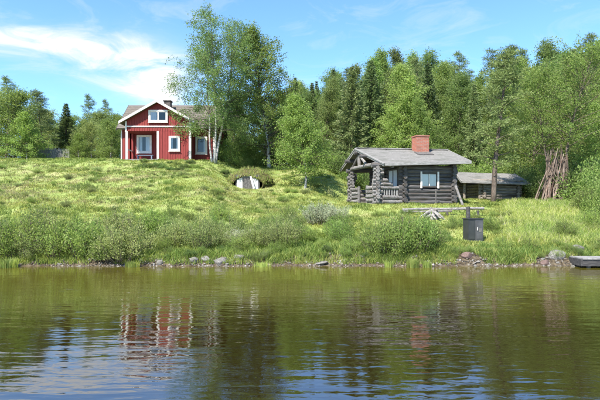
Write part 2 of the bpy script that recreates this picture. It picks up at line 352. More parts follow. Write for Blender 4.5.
# ------------------------------------------------------------------ red house
def window(parent, x0, x1, z0, z1, y, sash=1, curtain=(), fw=0.11, backmat='dark', axis='y', name='window', mat='white'):
    """casing, sashes and panes standing on a wall face at y (outward = -y)"""
    Mx = None
    w = MB()
    w.box(x0, x1, y-0.012, y-0.004, z0, z1)  # near-black sheet on the solid wall, painted as the unlit room
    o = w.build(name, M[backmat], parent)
    f = MB(); d0, d1 = y-0.075, y-0.004
    f.box(x0-fw, x0, d0, d1, z0-fw, z1+fw); f.box(x1, x1+fw, d0, d1, z0-fw, z1+fw)
    f.box(x0, x1, d0-0.003, d1, z1, z1+fw*1.05); f.box(x0, x1, d0-0.003, d1, z0-fw, z0)
    f.build('frame', M[mat], o)
    MB().box(x0-fw-0.03, x1+fw+0.03, y-0.11, y-0.06, z0-fw-0.045, z0-fw-0.003).build('sill', M[mat], o)
    sw = (x1-x0)/sash
    for k in range(sash):
        a, b = x0+k*sw, x0+(k+1)*sw
        s = MB(); t = 0.045
        s.box(a+.002, a+t, y-0.055, y-0.02, z0+.002, z1-.002); s.box(b-t, b-.002, y-0.055, y-0.02, z0+.002, z1-.002)
        s.box(a+t, b-t, y-0.055, y-0.02, z1-t, z1-.002); s.box(a+t, b-t, y-0.055, y-0.02, z0+.002, z0+t)
        s.build('sash', M[mat], o)
        MB().add([(a+t,y-0.038,z0+t),(b-t,y-0.038,z0+t),(b-t,y-0.038,z1-t),(a+t,y-0.038,z1-t)], [(0,1,2,3)]).build('pane', M['glass'], o)
    for (a, b, zb) in curtain:
        n = 10; vs_ = []; fs_ = []
        for k in range(n+1):
            xx = x0+(a+(b-a)*k/n)*(x1-x0); yy = y-0.022+0.006*math.sin(k*2.3)
            vs_ += [(xx, yy, z0+zb*(z1-z0)), (xx, yy, z1-0.01)]
        for k in range(n): fs_.append((2*k, 2*k+2, 2*k+3, 2*k+1))
        MB().add(vs_, fs_).build('curtain', M['curtain'], o)
    return o

def clad(parent, poly, y, thick=0.12, step=0.19, name='wall', holes=()):
    """vertical board-and-batten wall facing -y: poly = outline (x,z); battens joined in the same wall"""
    m = MB(); m.prism([(p[0], y, p[1]) for p in poly], (0, thick, 0))
    xs = [p[0] for p in poly]; n = len(poly)
    x = min(xs)+0.05
    while x < max(xs)-0.03:
        zs = []
        for i in range(n):
            a, b = poly[i], poly[(i+1) % n]
            if (a[0]-x)*(b[0]-x) < 0: zs.append(a[1]+(b[1]-a[1])*(x-a[0])/(b[0]-a[0]))
        zs.sort()
        for k in range(0, len(zs)-1, 2):
            m.box(x-0.022, x+0.022, y-0.024, y+0.002, zs[k]+0.004, zs[k+1]-0.02)
        x += step
    return m.build(name, M['falu'], parent)

def clad_side(parent, poly, x, out, thick=0.12, step=0.19):
    m = MB(); m.prism([(x, p[0], p[1]) for p in poly], (-out*thick, 0, 0))
    ys = [p[0] for p in poly]; n = len(poly); y = min(ys)+0.05
    while y < max(ys)-0.03:
        zs = []
        for i in range(n):
            a, b = poly[i], poly[(i+1) % n]
            if (a[0]-y)*(b[0]-y) < 0: zs.append(a[1]+(b[1]-a[1])*(y-a[0])/(b[0]-a[0]))
        zs.sort()
        for k in range(0, len(zs)-1, 2):
            x0, x1 = sorted((x-out*0.002, x+out*0.024)); m.box(x0, x1, y-0.022, y+0.022, zs[k]+0.004, zs[k+1]-0.02)
        y += step
    return m.build('wall', M['falu'], parent)

H = empty('red_house', (-10.5, 37.0, 5.40), 0, 'red board-clad house with white trim and a gabled front porch on the hill', 'house')
AP, SL, WW = 4.50, 0.567, 2.4          # wing: ridge height, slope, half width
wt = AP - SL*WW - 0.12                 # wall top under the wing's eaves
zr = lambda x: AP - SL*abs(x) - 0.12
# gable wing
clad(H, [(-WW, 2.27), (WW, 2.27), (WW, zr(WW)), (0, zr(0)), (-WW, zr(WW))], 0.0)
clad(H, [(0.06, 0.12), (WW, 0.12), (WW, 2.262), (0.06, 2.262)], 0.0)
clad(H, [(-WW+.004, 0.22), (-0.06, 0.22), (-0.06, 2.26), (-WW+.004, 2.26)], 1.5)        # back of the porch
clad_side(H, [(0.125, 0.12), (1.29, 0.12), (1.29, wt), (0.125, wt)], WW, 1)               # right side of the wing
clad_side(H, [(0.125, 2.27), (1.6, 2.27), (1.6, wt), (0.125, wt)], -WW, -1)
clad_side(H, [(1.3, 0.12), (2.0, 0.12), (2.0, 2.26), (1.3, 2.26)], -WW, -1)
m = MB(); m.box(-0.0, 0.056, 0.125, 1.495, 0.2, 2.26); m.build('wall', M['falu'], H)      # porch side wall
MB().box(-WW+0.01, 0.05, 0.13, 1.49, 2.262, 2.32).build('porch_ceiling', M['falu'], H)
# main body
BX0, BX1, BY0, BY1 = -3.18, 3.95, 1.30, 5.9
RY, RZ, EZ = 3.6, 4.95, 2.66
ms = (RZ-EZ)/(RY-(BY0-0.4))
mz = lambda y: RZ - ms*abs(y-RY) - 0.14
clad(H, [(BX0, 0.12), (-WW-.13, 0.12), (-WW-.13, mz(BY0)), (BX0, mz(BY0))], BY0)
clad(H, [(WW+.004, 0.12), (BX1, 0.12), (BX1, mz(BY0)), (WW+.004, mz(BY0))], BY0)
for sx, X_ in ((-1, BX0), (1, BX1)):
    clad_side(H, [(BY0+.125, 0.12), (BY1, 0.12), (BY1, mz(BY1)), (RY, mz(RY)), (BY0+.125, mz(BY0+.125))], X_, sx)
MB().box(BX0, BX1, BY1, BY1+0.12, 0.12, mz(BY1)).build('wall', M['falu'], H)
m = MB(); m.box(BX0+.05, BX1-.05, BY0+.06, BY1, -0.4, 0.118); m.box(-0.3, WW-.05, 0.05, BY0+.055, -0.4, 0.118); m.build('foundation', M['concrete'], H)
# roofs
def slab(parent, quad, th, mat, name='roof'):
    q = [Vector(p) for p in quad]; n = (q[1]-q[0]).cross(q[3]-q[0]).normalized()
    if n.z < 0: n = -n
    return MB().prism([p - n*th for p in q], n*th).build(name, mat, parent)
rf = slab(H, [(BX0-.22, BY0-.45, mz(BY0-.45)+.14), (BX1+.32, BY0-.45, mz(BY0-.45)+.14), (BX1+.32, RY, RZ), (BX0-.22, RY, RZ)], 0.12, M['tile'])
slab(H, [(BX0-.22, RY+.003, RZ), (BX1+.32, RY+.003, RZ), (BX1+.32, BY1+.5, mz(BY1+.5)+.14), (BX0-.22, BY1+.5, mz(BY1+.5)+.14)], 0.12, M['tile'])
EX = 2.78
slab(H, [(-EX, -0.36, AP-SL*EX), (-0.002, -0.36, AP), (-0.002, 3.1, AP), (-EX, 3.1, AP-SL*EX)], 0.10, M['tile'])
slab(H, [(0.002, -0.36, AP), (EX, -0.36, AP-SL*EX), (EX, 3.1, AP-SL*EX), (0.002, 3.1, AP)], 0.10, M['tile'])
for s in (-1, 1):   # white barge boards on the wing
    MB().prism([(0, -0.405, AP+0.03), (s*(EX+.02), -0.405, AP-SL*(EX+.02)+0.03), (s*(EX+.02), -0.405, AP-SL*(EX+.02)-0.15), (0, -0.405, AP-0.17)], (0, 0.04, 0)).build('barge_board', M['white'], H)
    MB().box(min(s*(EX-.0),s*(EX+.02)), max(s*(EX-.0),s*(EX+.02)), -0.36, 1.0, AP-SL*EX-.13, AP-SL*EX-.02).build('eaves_board', M['white'], H)
for X_ in (BX0-.245, BX1+.322):
    MB().prism([(X_, BY0-.47, mz(BY0-.47)+.16), (X_, RY, RZ+.02), (X_, RY, RZ-.17), (X_, BY0-.47, mz(BY0-.47)-.02)], (0.022, 0, 0)).build('barge_board', M['darkboard'], H)
# courses of the roofing laid over the main slope
for k in range(11):
    t0 = k/11.0; y0 = BY0-.45+(RY-BY0+.45)*t0; z0 = mz(y0)+.14
    n = Vector((0, -ms, 1)).normalized()
    MB().beam((BX0-.225, y0+n.y*.012+.01, z0+n.z*.012), (BX1+.325, y0+n.y*.012+.01, z0+n.z*.012), 0.05, 0.03, up=n).build('roof_course', M['tile'], H)
ch = MB(); ch.box(-0.25, 0.25, 2.5, 3.0, AP-.3, AP+.52); c_ = ch.build('chimney', M['sooty'], rf)
MB().box(-0.31, 0.31, 2.44, 3.06, AP+.523, AP+.60).build('chimney_cap', M['sooty'], rf)
# white trim
MB().box(-WW+.1, WW-.1, -0.052, -0.026, 2.56, 2.65).build('band_board', M['white'], H)
def vboard(x0, x1, y0, y1, z0, z1): return MB().box(x0, x1, y0, y1, z0, z1).build('corner_board', M['white'], H)
vboard(-WW-.03, -WW+.09, -0.055, -0.001, 2.2, wt-.03)
vboard(WW-.12, WW+.03, -0.055, -0.001, 0.12, wt-.03); vboard(WW+.026, WW+.05, -0.05, 0.12, 0.12, wt-.03)
vboard(BX0-.028, BX0+.06, BY0-.052, BY0-.001, 0.12, mz(BY0)-.02)
vboard(BX1-.11, BX1+.028, BY0-.052, BY0-.001, 0.12, mz(BY0)-.02)
for x in (-WW+.07, -0.02): MB().box(x-.07, x+.075, -0.03, 0.115, 0.19, 2.258).build('porch_post', M['white'], H)
MB().box(-WW+.02, -WW+.07, 0.13, 1.48, 0.9, 0.98).build('porch_rail', M['white'], H)
for k in range(8):
    y0 = -0.12+k*0.2; MB().box(-WW-.03, 0.0, y0, y0+.185, 0.13, 0.185).build('porch_floor_board', M['greyboard'], H)
MB().box(-WW, -0.02, -0.09, -0.05, -0.15, 0.127).build('porch_skirt', M['darkboard'], H)
window(H, -1.94, -1.01, 0.92, 2.08, 1.5-.024, 1, [(0.0, 0.34, 0.0), (.62, 1.0, 0.0)])
window(H, -0.58, 0.62, 3.02, 3.70, -0.024, 2, [(0.02, 0.42, 0.0)])
window(H, 0.92, 1.52, 0.90, 1.78, -0.024, 1, [(0.02, 0.3, 0.0), (.72, .98, 0.0)])
window(H, 2.62, 3.30, 0.82, 1.92, BY0-.024, 1, [(.75, 1.0, 0.0)])
# bench on the porch
B = empty('porch_bench', (-10.5-1.25, 37+0.95, 5.40+0.186), 0, 'low blue-grey bench under the porch window of the red house', 'bench')
M['bluegrey'] = noisy('blue_grey_paint', (0.14,0.17,0.23), (0.20,0.23,0.29), 6, rough=0.7, bump=0.2)
for k in range(3): MB().box(-.62, .62, -.2+.135*k, -.08+.135*k, .36, .395).build('seat_board', M['bluegrey'], B)
for sx in (-.52, .52): MB().box(sx-.03, sx+.03, -.18, .18, 0, .357).build('leg', M['bluegrey'], B)
D_ = empty('door_step', (-10.5-1.2, 36.62, hz(-11.7, 36.62)-0.02), 0, 'grey plank step in front of the red house porch', 'step')
for k in range(2): MB().box(-.55, .55, -.16+.17*k, -.0+.17*k, .0, .12).build('tread', M['greyboard'], D_)

# ------------------------------------------------------------------ log buildings
rl = random.Random(11)
def log(parent, p0, p1, r, mat, name='log', n=9):
    p0 = Vector(p0); p1 = Vector(p1); L_ = (p1-p0).length; k = max(2, min(6, int(L_/0.7)+1))
    pts = []; rad = []
    for i in range(k+1):
        t = i/k; j = Vector((rl.uniform(-1,1), rl.uniform(-1,1), rl.uniform(-1,1)))*0.010
        pts.append(p0.lerp(p1, t)+j); rad.append(r*(1+0.06*(0.5-t))*rl.uniform(.95, 1.05))
    return MB().tube(pts, rad, n, jit=0.05, rnd=rl).build(name, mat, parent)

C = empty('log_cabin', CAB_O, CAB_A, 'grey weathered log cabin with an orange brick chimney and open log porch', 'cabin')
Ci = Matrix.Translation(CAB_O) @ Matrix.Rotation(CAB_A, 4, 'Z'); Ci.invert()
loc = lambda px, py, D: Ci @ pix(px, py, D)
RW = 0.110; ST = 0.203
U0, U1, V1 = 1.48, 4.32, 4.16
NL = 10
w0, w1, wz0, wz1 = 2.50, 3.36, 0.98, 1.62      # window opening
for i in range(NL):
    z = 0.12+i*ST
    if wz0-0.1 < z < wz1+0.1:
        log(C, (U0-.28, 0, z), (w0-.1, 0, z), RW, M['log']); log(C, (w1+.1, 0, z), (U1+.26+rl.uniform(-.05,.05), 0, z), RW, M['log'])
    else:
        log(C, (U0-.28+rl.uniform(-.04,.04), 0, z), (U1+.26+rl.uniform(-.05,.05), 0, z), RW, M['log'])
    log(C, (U0-.28, V1, z), (U1+.26, V1, z), RW, M['log'])
    zz = z+ST/2
    log(C, (U1, -.26+rl.uniform(-.05,.05), zz), (U1, V1+.26, zz), RW, M['logv'])
    log(C, (U0, -.27+rl.uniform(-.05,.05), zz), (U0, V1+.26, zz), RW, M['logv'])
# long top plates run out over the porch
log(C, (-0.30, 0, 2.03), (U1+.42, 0, 2.27), 0.12, M['log'], 'top_plate'); log(C, (-0.30, V1, 2.05), (U1+.42, V1, 2.2), 0.12, M['log'], 'top_plate')
# two pillars of crossed short logs
def pillar(u, v, su, sv):
    for i in range(10):
        z = 0.10+i*0.19
        log(C, (u-su*.20+rl.uniform(-.06,.06), v+rl.uniform(-.02,.02), z), (u+su*(.28+rl.uniform(-.08,.10)), v, z), .098, M['logpale'], 'pillar_log')
        log(C, (u+rl.uniform(-.02,.02), v-sv*.20+rl.uniform(-.06,.06), z+.095), (u, v+sv*(.30+rl.uniform(-.08,.1)), z+.095), .098, M['logpale'], 'pillar_log')
pillar(0, 0, 1, 1); pillar(0, V1, 1, -1)
# low porch walls, railing
for i in range(2): log(C, (.30, 0, .13+i*.232), (U0-.13, 0, .13+i*.232), .112, M['logpale'], 'low_wall_log')
log(C, (.30, 0, .86), (U0-.1, 0, .86), .085, M['logpale'], 'hand_rail'); log(C, (.3, 0, 1.05), (.86, 0, 1.05), .1, M['logpale'], 'low_wall_log'); log(C, (.3, 0, 1.26), (.62, 0, 1.26), .1, M['logpale'], 'low_wall_log')
for k in range(7):
    u = .40+k*.142; MB().box(u-.035, u+.035, -.02, .02, .44, .80).build('baluster', M['greyboard'], C)
for (a, b) in ((.34, 1.42), (2.75, V1-.34)):
    for i in range(4): log(C, (0, a, .22+i*.225), (0, b-(.0 if b < 2 else 0), .22+i*.225), .112, M['logpale'], 'low_wall_log')
for i in range(4): log(C, (.3, V1, .13+i*.232), (U0-.1, V1, .13+i*.232), .112, M['logpale'], 'low_wall_log')
for v in (1.42, 2.74): log(C, (0, v, 0.0), (0, v, 1.05), .085, M['logpale'], 'door_post')
for k in range(7): MB().box(-.12+k*.21, .08+k*.21, .13, V1-.13, .03, .085).build('porch_floor_board', M['greyboard'], C)
# wall between porch and room: window with curtains
wd = empty('window', (U0-.125, 0, 0), 0); wd.parent = C
MB().box(-.02, .0, .45, 1.55, .85, 1.85).build('pane', M['curtain'], wd)
f = MB(); f.box(-.05, 0.01, .38, .45, .78, 1.92); f.box(-.05, 0.01, 1.55, 1.62, .78, 1.92); f.box(-.053, .01, .45, 1.55, 1.85, 1.92); f.box(-.053, .01, .45, 1.55, .78, .85); f.box(-.05, -.021, .97, 1.03, .85, 1.85)
f.build('frame', M['logpale'], wd)
MB().box(U0-.17, U0-.125, 2.2, 3.1, .1, 1.9).build('door', M['darkboard'], C)
# front window
wo = MB().box(w0, w1, -.02, -.01, wz0, wz1).build('window', M['blind'], C)
for (a, b) in ((wz1, wz1+.08), (wz0-.08, wz0)): MB().box(w0-.1, w1+.1, -.11, .03, a, b).build('casing', M['log'], wo)
for a in (w0-.12, w1+.0): MB().box(a+.01, a+.10, -.155, -.112, wz0-.12, wz1+.12).build('side_board', M['white'], wo)
MB().add([(w0,-.06,wz0),(w1,-.06,wz0),(w1,-.06,wz1),(w0,-.06,wz1)], [(0,1,2,3)]).build('pane', M['glass'], wo)
MB().box((w0+w1)/2-.02, (w0+w1)/2+.02, -.09, -.03, wz0, wz1).build('glazing_bar', M['white'], wo)
MB().box(U0-.3, U1+.3, -.2, .2, -.25, .03).build('sill_beam', M['greyboard'], C)
# roof: an old, slightly twisted saddle roof
FL, FR = loc(385, 163.5, 25.5), loc(471, 161.5, 26.5)
RL, RR = loc(356, 148.5, 28.5), loc(447, 150, 29.4)
BL = loc(341, 170, 31.5); BR = BL + (RR-RL)
def roof_sheet(parent, a, b, c, d, th, mat, nu=14, nv=12, name='roof', sag=0.03):
    vs_ = []; fs_ = []; up = (b-a).cross(d-a).normalized(); up = up if up.z > 0 else -up
    for j in range(nv+1):
        for i in range(nu+1):
            s, t = i/nu, j/nv
            p = a.lerp(b, s).lerp(d.lerp(c, s), t) - up*sag*math.sin(math.pi*s)*math.sin(math.pi*t) + up*rl.uniform(-.006, .006)
            vs_.append(p)
    n = len(vs_); vs_ += [p - up*th for p in vs_]; W = nu+1
    for j in range(nv):
        for i in range(nu):
            q = (j*W+i, j*W+i+1, (j+1)*W+i+1, (j+1)*W+i); fs_ += [q, tuple(k+n for k in q[::-1])]
    rim = [i for i in range(nu)] + [nu+j*W for j in range(nv)] + [nv*W+nu-i for i in range(nu)] + [(nv-j)*W for j in range(nv)]
    for k in range(len(rim)):
        a_, b_ = rim[k], rim[(k+1) % len(rim)]; fs_.append((b_, a_, a_+n, b_+n))
    return MB().add(vs_, fs_).build(name, mat, parent)
croof = roof_sheet(C, FL, FR, RR, RL, .10, M['felt'])
roof_sheet(C, RL+Vector((0,.004,0)), RR+Vector((0,.004,0)), BR, BL, .10, M['felt'])
upf = (FR-FL).cross(RL-FL).normalized(); upb = (RR-RL).cross(BL-RL).normalized()
MB().beam(RL+Vector((-.03,0,.02)), RR+Vector((.03,0,.02)), .26, .04).build('ridge_cap', M['greyboard'], C)
# barge boards, eaves board
d = Vector((-.028, 0, 0))
for (a, b, u) in ((FL, RL, upf), (BL, RL, upb)):
    MB().beam(a+d-u*.06, b+d-u*.06, .045, .17, up=u).build('barge_board', M['greyboard'], C)
    e = Vector((-.06, 0, 0)); MB().beam(a+e-u*.015, b+e-u*.015, .05, .06, up=u).build('barge_cap', M['greyboard'], C)
    MB().beam(a+Vector((.45,0,0))-u*.16, b+Vector((.45,0,0))-u*.16, .12, .11, up=u).build('rafter', M['logpale'], C)
MB().beam(FR+Vector((.028,0,0))-upf*.06, RR+Vector((.028,0,0))-upf*.06, .045, .17, up=upf).build('barge_board', M['greyboard'], C)
MB().beam(FL+Vector((0,-.024,-.05)), FR+Vector((0,-.024,-.05)), .04, .13).build('eaves_board', M['greyboard'], C)
# gable timbers over the porch
rz = RL.z
log(C, (-.02, .12, 2.10), (-.02, V1-.1, 2.16), .11, M['logpale'], 'tie_beam')
log(C, (-.30, (RL.y), rz-.27), (U1+.3, RR.y-.1, rz-.25), .11, M['log'], 'ridge_log')
log(C, (-.02, RL.y, 2.22), (-.02, RL.y, rz-.30), .10, M['logpale'], 'king_post', 8)
for s in (-1, 1):
    log(C, (-.02, RL.y+s*1.1, 2.22), (-.02, RL.y+s*.12, rz-.42), .08, M['logpale'], 'strut', 8)
    log(C, (-.45, RL.y+s*1.25, rz-.57 if s < 0 else rz-.62), (U1+.3, RL.y+s*1.25, rz-.52 if s < 0 else rz-.6), .10, M['log'], 'purlin')
# gable infill above the room walls
for X_ in (U0, U1):
    for i in range(4):
        h = 2.38+i*.22; hw = 1.62-i*.42; log(C, (X_, RL.y-hw, h), (X_, RL.y+hw, h), .115, M['logv'], 'gable_log')
# chimney
cc = FL.lerp(RL, .86).lerp(FR.lerp(RR, .86), .665)
ck = MB().box(cc.x-.37, cc.x+.37, cc.y-.32, cc.y+.36, cc.z-.4, cc.z+.80).build('chimney', M['brick'], croof)
MB().box(cc.x-.40, cc.x+.40, cc.y-.35, cc.y+.39, cc.z+.803, cc.z+.87).build('chimney_cap', M['brick'], croof)
f = MB(); a0 = FL.lerp(RL, .66).lerp(FR.lerp(RR, .66), .665)
MB().beam(FL.lerp(RL,.56).lerp(FR.lerp(RR,.56),.65)+upf*.012, FL.lerp(RL,.80).lerp(FR.lerp(RR,.80),.66)+upf*.012, .92, .018, up=upf).build('flashing', M['darkboard'], croof)
log(C, loc(455, 186, 26.6)+Vector((0,-.05,0)), loc(463.5, 207, 25.8), .07, M['logpale'], 'prop_pole')
log(C, loc(436, 189, 26.2), loc(436, 207, 26.1), .035, M['darkboard'], 'stake', 7)

# shed
S_O = Vector((11.0, 32.6, 2.45)); S_A = R(6)
S = empty('log_shed', S_O, S_A, 'low open log shed with a grey roof behind the cabin', 'shed')
Si = (Matrix.Translation(S_O) @ Matrix.Rotation(S_A, 4, 'Z')).inverted()
sl = lambda px, py, D: Si @ pix(px, py, D)
for i in range(6):
    z = .12+i*.20
    log(S, (.75, 0, z), (3.55+rl.uniform(-.06,.1), 0, z), .105, M['shedlog']); log(S, (-.45, 2.4, z), (3.5, 2.4, z), .105, M['shedlog'])
    log(S, (3.3, -.25, z+.1), (3.3, 2.6, z+.1), .105, M['shedlog'])
    if i < 5: log(S, (1.0, -.2, z+.1), (1.0, 2.6, z+.1), .105, M['shedlog'])
for u in (-.3, .72): log(S, (u, -.02, 0), (u, -.02, 1.2), .09, M['shedlog'], 'post')
log(S, (-.6, -.05, 1.26), (3.7, -.05, 1.28), .09, M['shedlog'], 'top_plate'); log(S, (-.6, 2.4, 1.26), (3.7, 2.4, 1.28), .09, M['shedlog'], 'top_plate')
sFL, sFR, sRL, sRR = sl(462, 181.3, 32), sl(531, 183.5, 32.6), sl(455, 172, 33.8), sl(514, 173.8, 34.4)
roof_sheet(S, sFL, sFR, sRR, sRL, .09, M['felt']); sBL = sRL+Vector((-.3, 1.6, -.75)); sBR = sRR+Vector((-.3, 1.6, -.75))
roof_sheet(S, sRL+Vector((0,.004,0)), sRR+Vector((0,.004,0)), sBR, sBL, .09, M['felt'])
su_ = (sFR-sFL).cross(sRL-sFL).normalized()
MB().beam(sFL+Vector((0,-.02,-.05)), sFR+Vector((0,-.02,-.05)), .035, .10).build('eaves_board', M['greyboard'], S)
MB().beam(sFL+Vector((-.022,0,0))-su_*.05, sRL+Vector((-.022,0,0))-su_*.05, .04, .14, up=su_).build('barge_board', M['greyboard'], S)
MB().beam(sFR+Vector((.022,0,0))-su_*.05, sRR+Vector((.022,0,0))-su_*.05, .04, .14, up=su_).build('barge_board', M['greyboard'], S)

# ------------------------------------------------------------------ root cellar
K_O = Vector(((247.5-300)/FPX*31, 31.0, 0)); K_O.z = CAM_H+(HOR-188)/FPX*31 - .02
K = empty('root_cellar', K_O, R(-3), 'turf-covered root cellar with white plank front and dark door in the slope', 'root cellar')
vs_ = []; fs_ = []; nu, nv = 30, 18
rk = random.Random(4)
for j in range(nv+1):
    for i in range(nu+1):
        a = math.pi*i/nu; s = j/nv
        y = -.16+3.6*s; prof = math.sqrt(max(0, 1-(s*.98)**2.2))
        rx = 1.15+.15*math.sin(a*5)+.06*math.sin(a*11+j)
        k_ = (0.80+.55*min(1, s*4))*prof if s > .0 else .80
        vs_.append((-math.cos(a)*rx*(.78+.45*min(1,s*3))*max(prof,.15)+.02*rk.uniform(-1,1), y+.04*rk.uniform(-1,1), (math.sin(a)**.6)*.98*k_+.035*rk.uniform(-1,1)+(-.1 if math.sin(a) < .05 else 0)))
for j in range(nv):
    for i in range(nu): fs_.append((j*(nu+1)+i, j*(nu+1)+i+1, (j+1)*(nu+1)+i+1, (j+1)*(nu+1)+i))
# front lip folded back to the facade
fr = len(vs_)
for i in range(nu+1):
    v = vs_[i]; vs_.append((v[0]*.92, -.02, v[2]*.95))
for i in range(nu): fs_.append((i+1, i, fr+i, fr+i+1))
MB().add(vs_, fs_).build('earth_mound', M['turf'], K, smooth=True)
MB().box(-.75, .75, .0, .05, -.2, .84).build('cellar_wall', M['darkboard'], K)
for (a, b, z1) in ((-.66,-.535,.56), (-.53,-.415,.63), (-.41,-.31,.66), (.33,.44,.66), (.445,.56,.62), (.565,.68,.54)):
    MB().box(a, b, -.06, -.003, -.12, z1+rk.uniform(-.02,.02)).build('front_plank', M['white'], K)
MB().box(-.45, .47, -.075, -.062, .665, .74).build('lintel', M['greyboard'], K)
dr = MB().box(-.305, .325, -.045, -.004, -.1, .66).build('door', M['darkboard'], K)
for k in range(4): MB().box(-.30+k*.157, -.155+k*.157, -.058, -.046, -.1, .65).build('door_plank', M['darkboard'], dr)
lp = MB().beam((0,0,0), (-.24,.36,.78), .11, .03, up=(0,-1,.4)).build('leaning_plank', M['white'])
lp.location = K_O + Vector((.44, -.48, -.02)); tag(lp, 'pale plank leaning against the dark door of the root cellar', 'plank')

# ------------------------------------------------------------------ meter box and post
bx = pix(473, 241, 19.0); bz = hz(bx.x, 19.0)
G = empty('utility_box', (bx.x, 19.0, bz), R(9), 'dark metal utility box standing in the grass near the shore', 'utility box')
BZ = CAM_H+(HOR-218.5)/FPX*19 - bz
MB().box(-.305, -.012, -.20, .20, .04, BZ-.03).build('cabinet', M['greenmetal'], G)
MB().box(-.008, .305, -.20, .20, .04, BZ-.03).build('cabinet', M['greymetal'], G)  # right half in a paler grey than the left half
MB().box(-.325, .325, -.225, .215, BZ-.027, BZ+.02).build('lid', M['greenmetal'], G)
MB().box(-.28, -.045, -.212, -.202, .10, BZ-.09).build('door', M['greenmetal'], G)
d2 = MB().box(.03, .28, -.212, -.202, .10, BZ-.09).build('door', M['greymetal'], G)
MB().box(.13, .24, -.219, -.213, .36, .50).build('label_plate', M['stone'], d2)
MB().box(.05, .075, -.24, -.213, .42, .54).build('handle', M['concrete'], d2)
MB().box(-.28, .28, -.16, .16, -.12, .037).build('plinth', M['concrete'], G)
pp = pix(468, 218, 19.35); ph = hz(pp.x, 19.35)
post = MB().tube([(0,0,-.15),(0.01,0,.7),(0,0,CAM_H+(HOR-206.5)/FPX*19.35-ph)], [.085,.08,.075], 9, jit=.06, rnd=rl).build('wooden_post', M['log'])
post.location = (pp.x, 19.35, ph); tag(post, 'grey wooden post rising behind the dark utility box', 'post')

# pole rail and driftwood in front of the cabin
def ground_pt(px, D, dz=0): x = (px-300)/FPX*D; return Vector((x, D, hz(x, D)+dz))
T = empty('pole_rail', ground_pt(430, 23.6), 0, 'long bleached pole lying on short props below the log cabin', 'rail')
o = T.location
def rel(p): return p - o
pz = lambda px, py, D: pix(px, py, D)
log(T, rel(pz(402, 209.5, 24.2)), rel(pz(484, 208.3, 23.4)), .062, M['logpale'], 'pole')
log(T, rel(pz(403, 211.8, 24.0)), rel(pz(452, 211.3, 23.4)), .05, M['logpale'], 'pole')
for px in (405, 447, 478):
    D = 24.2-.8*(px-402)/82; g = ground_pt(px, D); log(T, rel(g+Vector((0,0,-.1))), rel(pz(px, 210.3, D)), .06, M['log'], 'prop', 8)
# root stump
ST_ = empty('driftwood_stump', ground_pt(433, 23.0, -.03), R(20), 'bleached driftwood stump with spreading roots before the cabin', 'stump')
rs = random.Random(21)
mb = MB()
mb.tube([(0,0,-.06),(0.02,0,.16),(-.03,.03,.34),(-.12,.05,.50)], [.26,.20,.14,.07], 10, jit=.18, rnd=rs)
mb.build('trunk', M['driftwood'], ST_)
for k in range(11):
    a = k*2*math.pi/11+rs.uniform(-.2,.2); l = rs.uniform(.35,.62); h = rs.uniform(.14,.40)
    p = [(0.10*math.cos(a), .10*math.sin(a), h)]
    for i in range(1, 5):
        t = i/4; p.append((l*t*math.cos(a+.3*t)+.1*math.cos(a), l*t*math.sin(a+.3*t)+.1*math.sin(a), h*(1-t**1.6)+rs.uniform(-.03,.05)-.03*t))
    MB().tube(p, [.085,.07,.05,.035,.015], 7, jit=.15, rnd=rs).build('root', M['driftwood'], ST_)

# ------------------------------------------------------------------ jetty at the right edge
J_O = Vector((8.66, 15.35, 0)); J = empty('jetty', J_O, R(-3), 'grey plank jetty low over the water at the right edge', 'jetty')
for k in range(24): MB().box(k*.15, k*.15+.138, -.05, .80, .265, .30).build('deck_plank', M['greyboard'], J)
for y in (-.02, .72): MB().box(.0, 3.6, y, y+.05, .06, .262).build('side_beam', M['blackish'], J)  # side beams in a much darker board colour than the deck
MB().box(-.045, -.002, -.04, .78, .06, .263).build('end_beam', M['blackish'], J)
for x in (.25, 1.8, 3.3):
    for y in (.12, .62): MB().tube([(x,y,-1.1),(x,y,.26)], .07, 8).build('pile', M['darkboard'], J)

# ------------------------------------------------------------------ stones
def stone_mesh(seed, name='stone'):
    import bmesh
    bm = bmesh.new(); bmesh.ops.create_icosphere(bm, subdivisions=3, radius=1.0); r_ = random.Random(seed)
    ax = [Vector((r_.gauss(0,1), r_.gauss(0,1), r_.gauss(0,1))).normalized() for _ in range(9)]; of = [r_.uniform(.62,.95) for _ in ax]
    for v in bm.verts:
        p = v.co.copy()
        for a, k in zip(ax, of):
            dd = p.dot(a)
            if dd > k: p -= a*(dd-k)*.85
        v.co = p + Vector((r_.uniform(-1,1), r_.uniform(-1,1), r_.uniform(-1,1)))*.015
    m_ = bpy.data.meshes.new(name); bm.to_mesh(m_); bm.free(); m_.materials.append(M['stone']); return m_
SM = [stone_mesh(40+i) for i in range(5)]
def stone(px, py, D, w, h, label, group=None, mesh=None, rot=None, ds=.75):
    x = (px-300)/FPX*D; z = CAM_H+(HOR-py)/FPX*D if py else hz(x, D)
    o_ = link('stone', mesh or SM[rs.randrange(5)]); o_.location = (x, D, min(z, hz(x,D)+h*.35)); o_.scale = (w, w*ds, h)
    o_.rotation_euler = (rs.uniform(-.15,.15), rs.uniform(-.15,.15), rs.uniform(0,6.28) if rot is None else rot)
    return tag(o_, label, 'stone', group)
stone(221, None, 16.15, .30, .17, 'largest pale stone in the row at the left shore', rot=0.1)
stone(206, None, 16.2, .19, .11, 'flat pale stone left of the largest shore stone', rot=0)
stone(238, None, 16.25, .21, .10, 'low pale stone right of the largest shore stone', rot=0)
stone(193, None, 16.05, .17, .12, 'grey stone second from the left in the shore row', rot=.2)
stone(160, None, 16.0, .13, .12, 'small pale stone by itself below the left shrubs', rot=.2)
stone(556, None, 16.3, .32, .20, 'big pale boulder at the waterline beside the jetty', rot=0.1)
stone(577, None, 16.9, .30, .17, 'rounded grey boulder just behind the jetty end', rot=0.3)
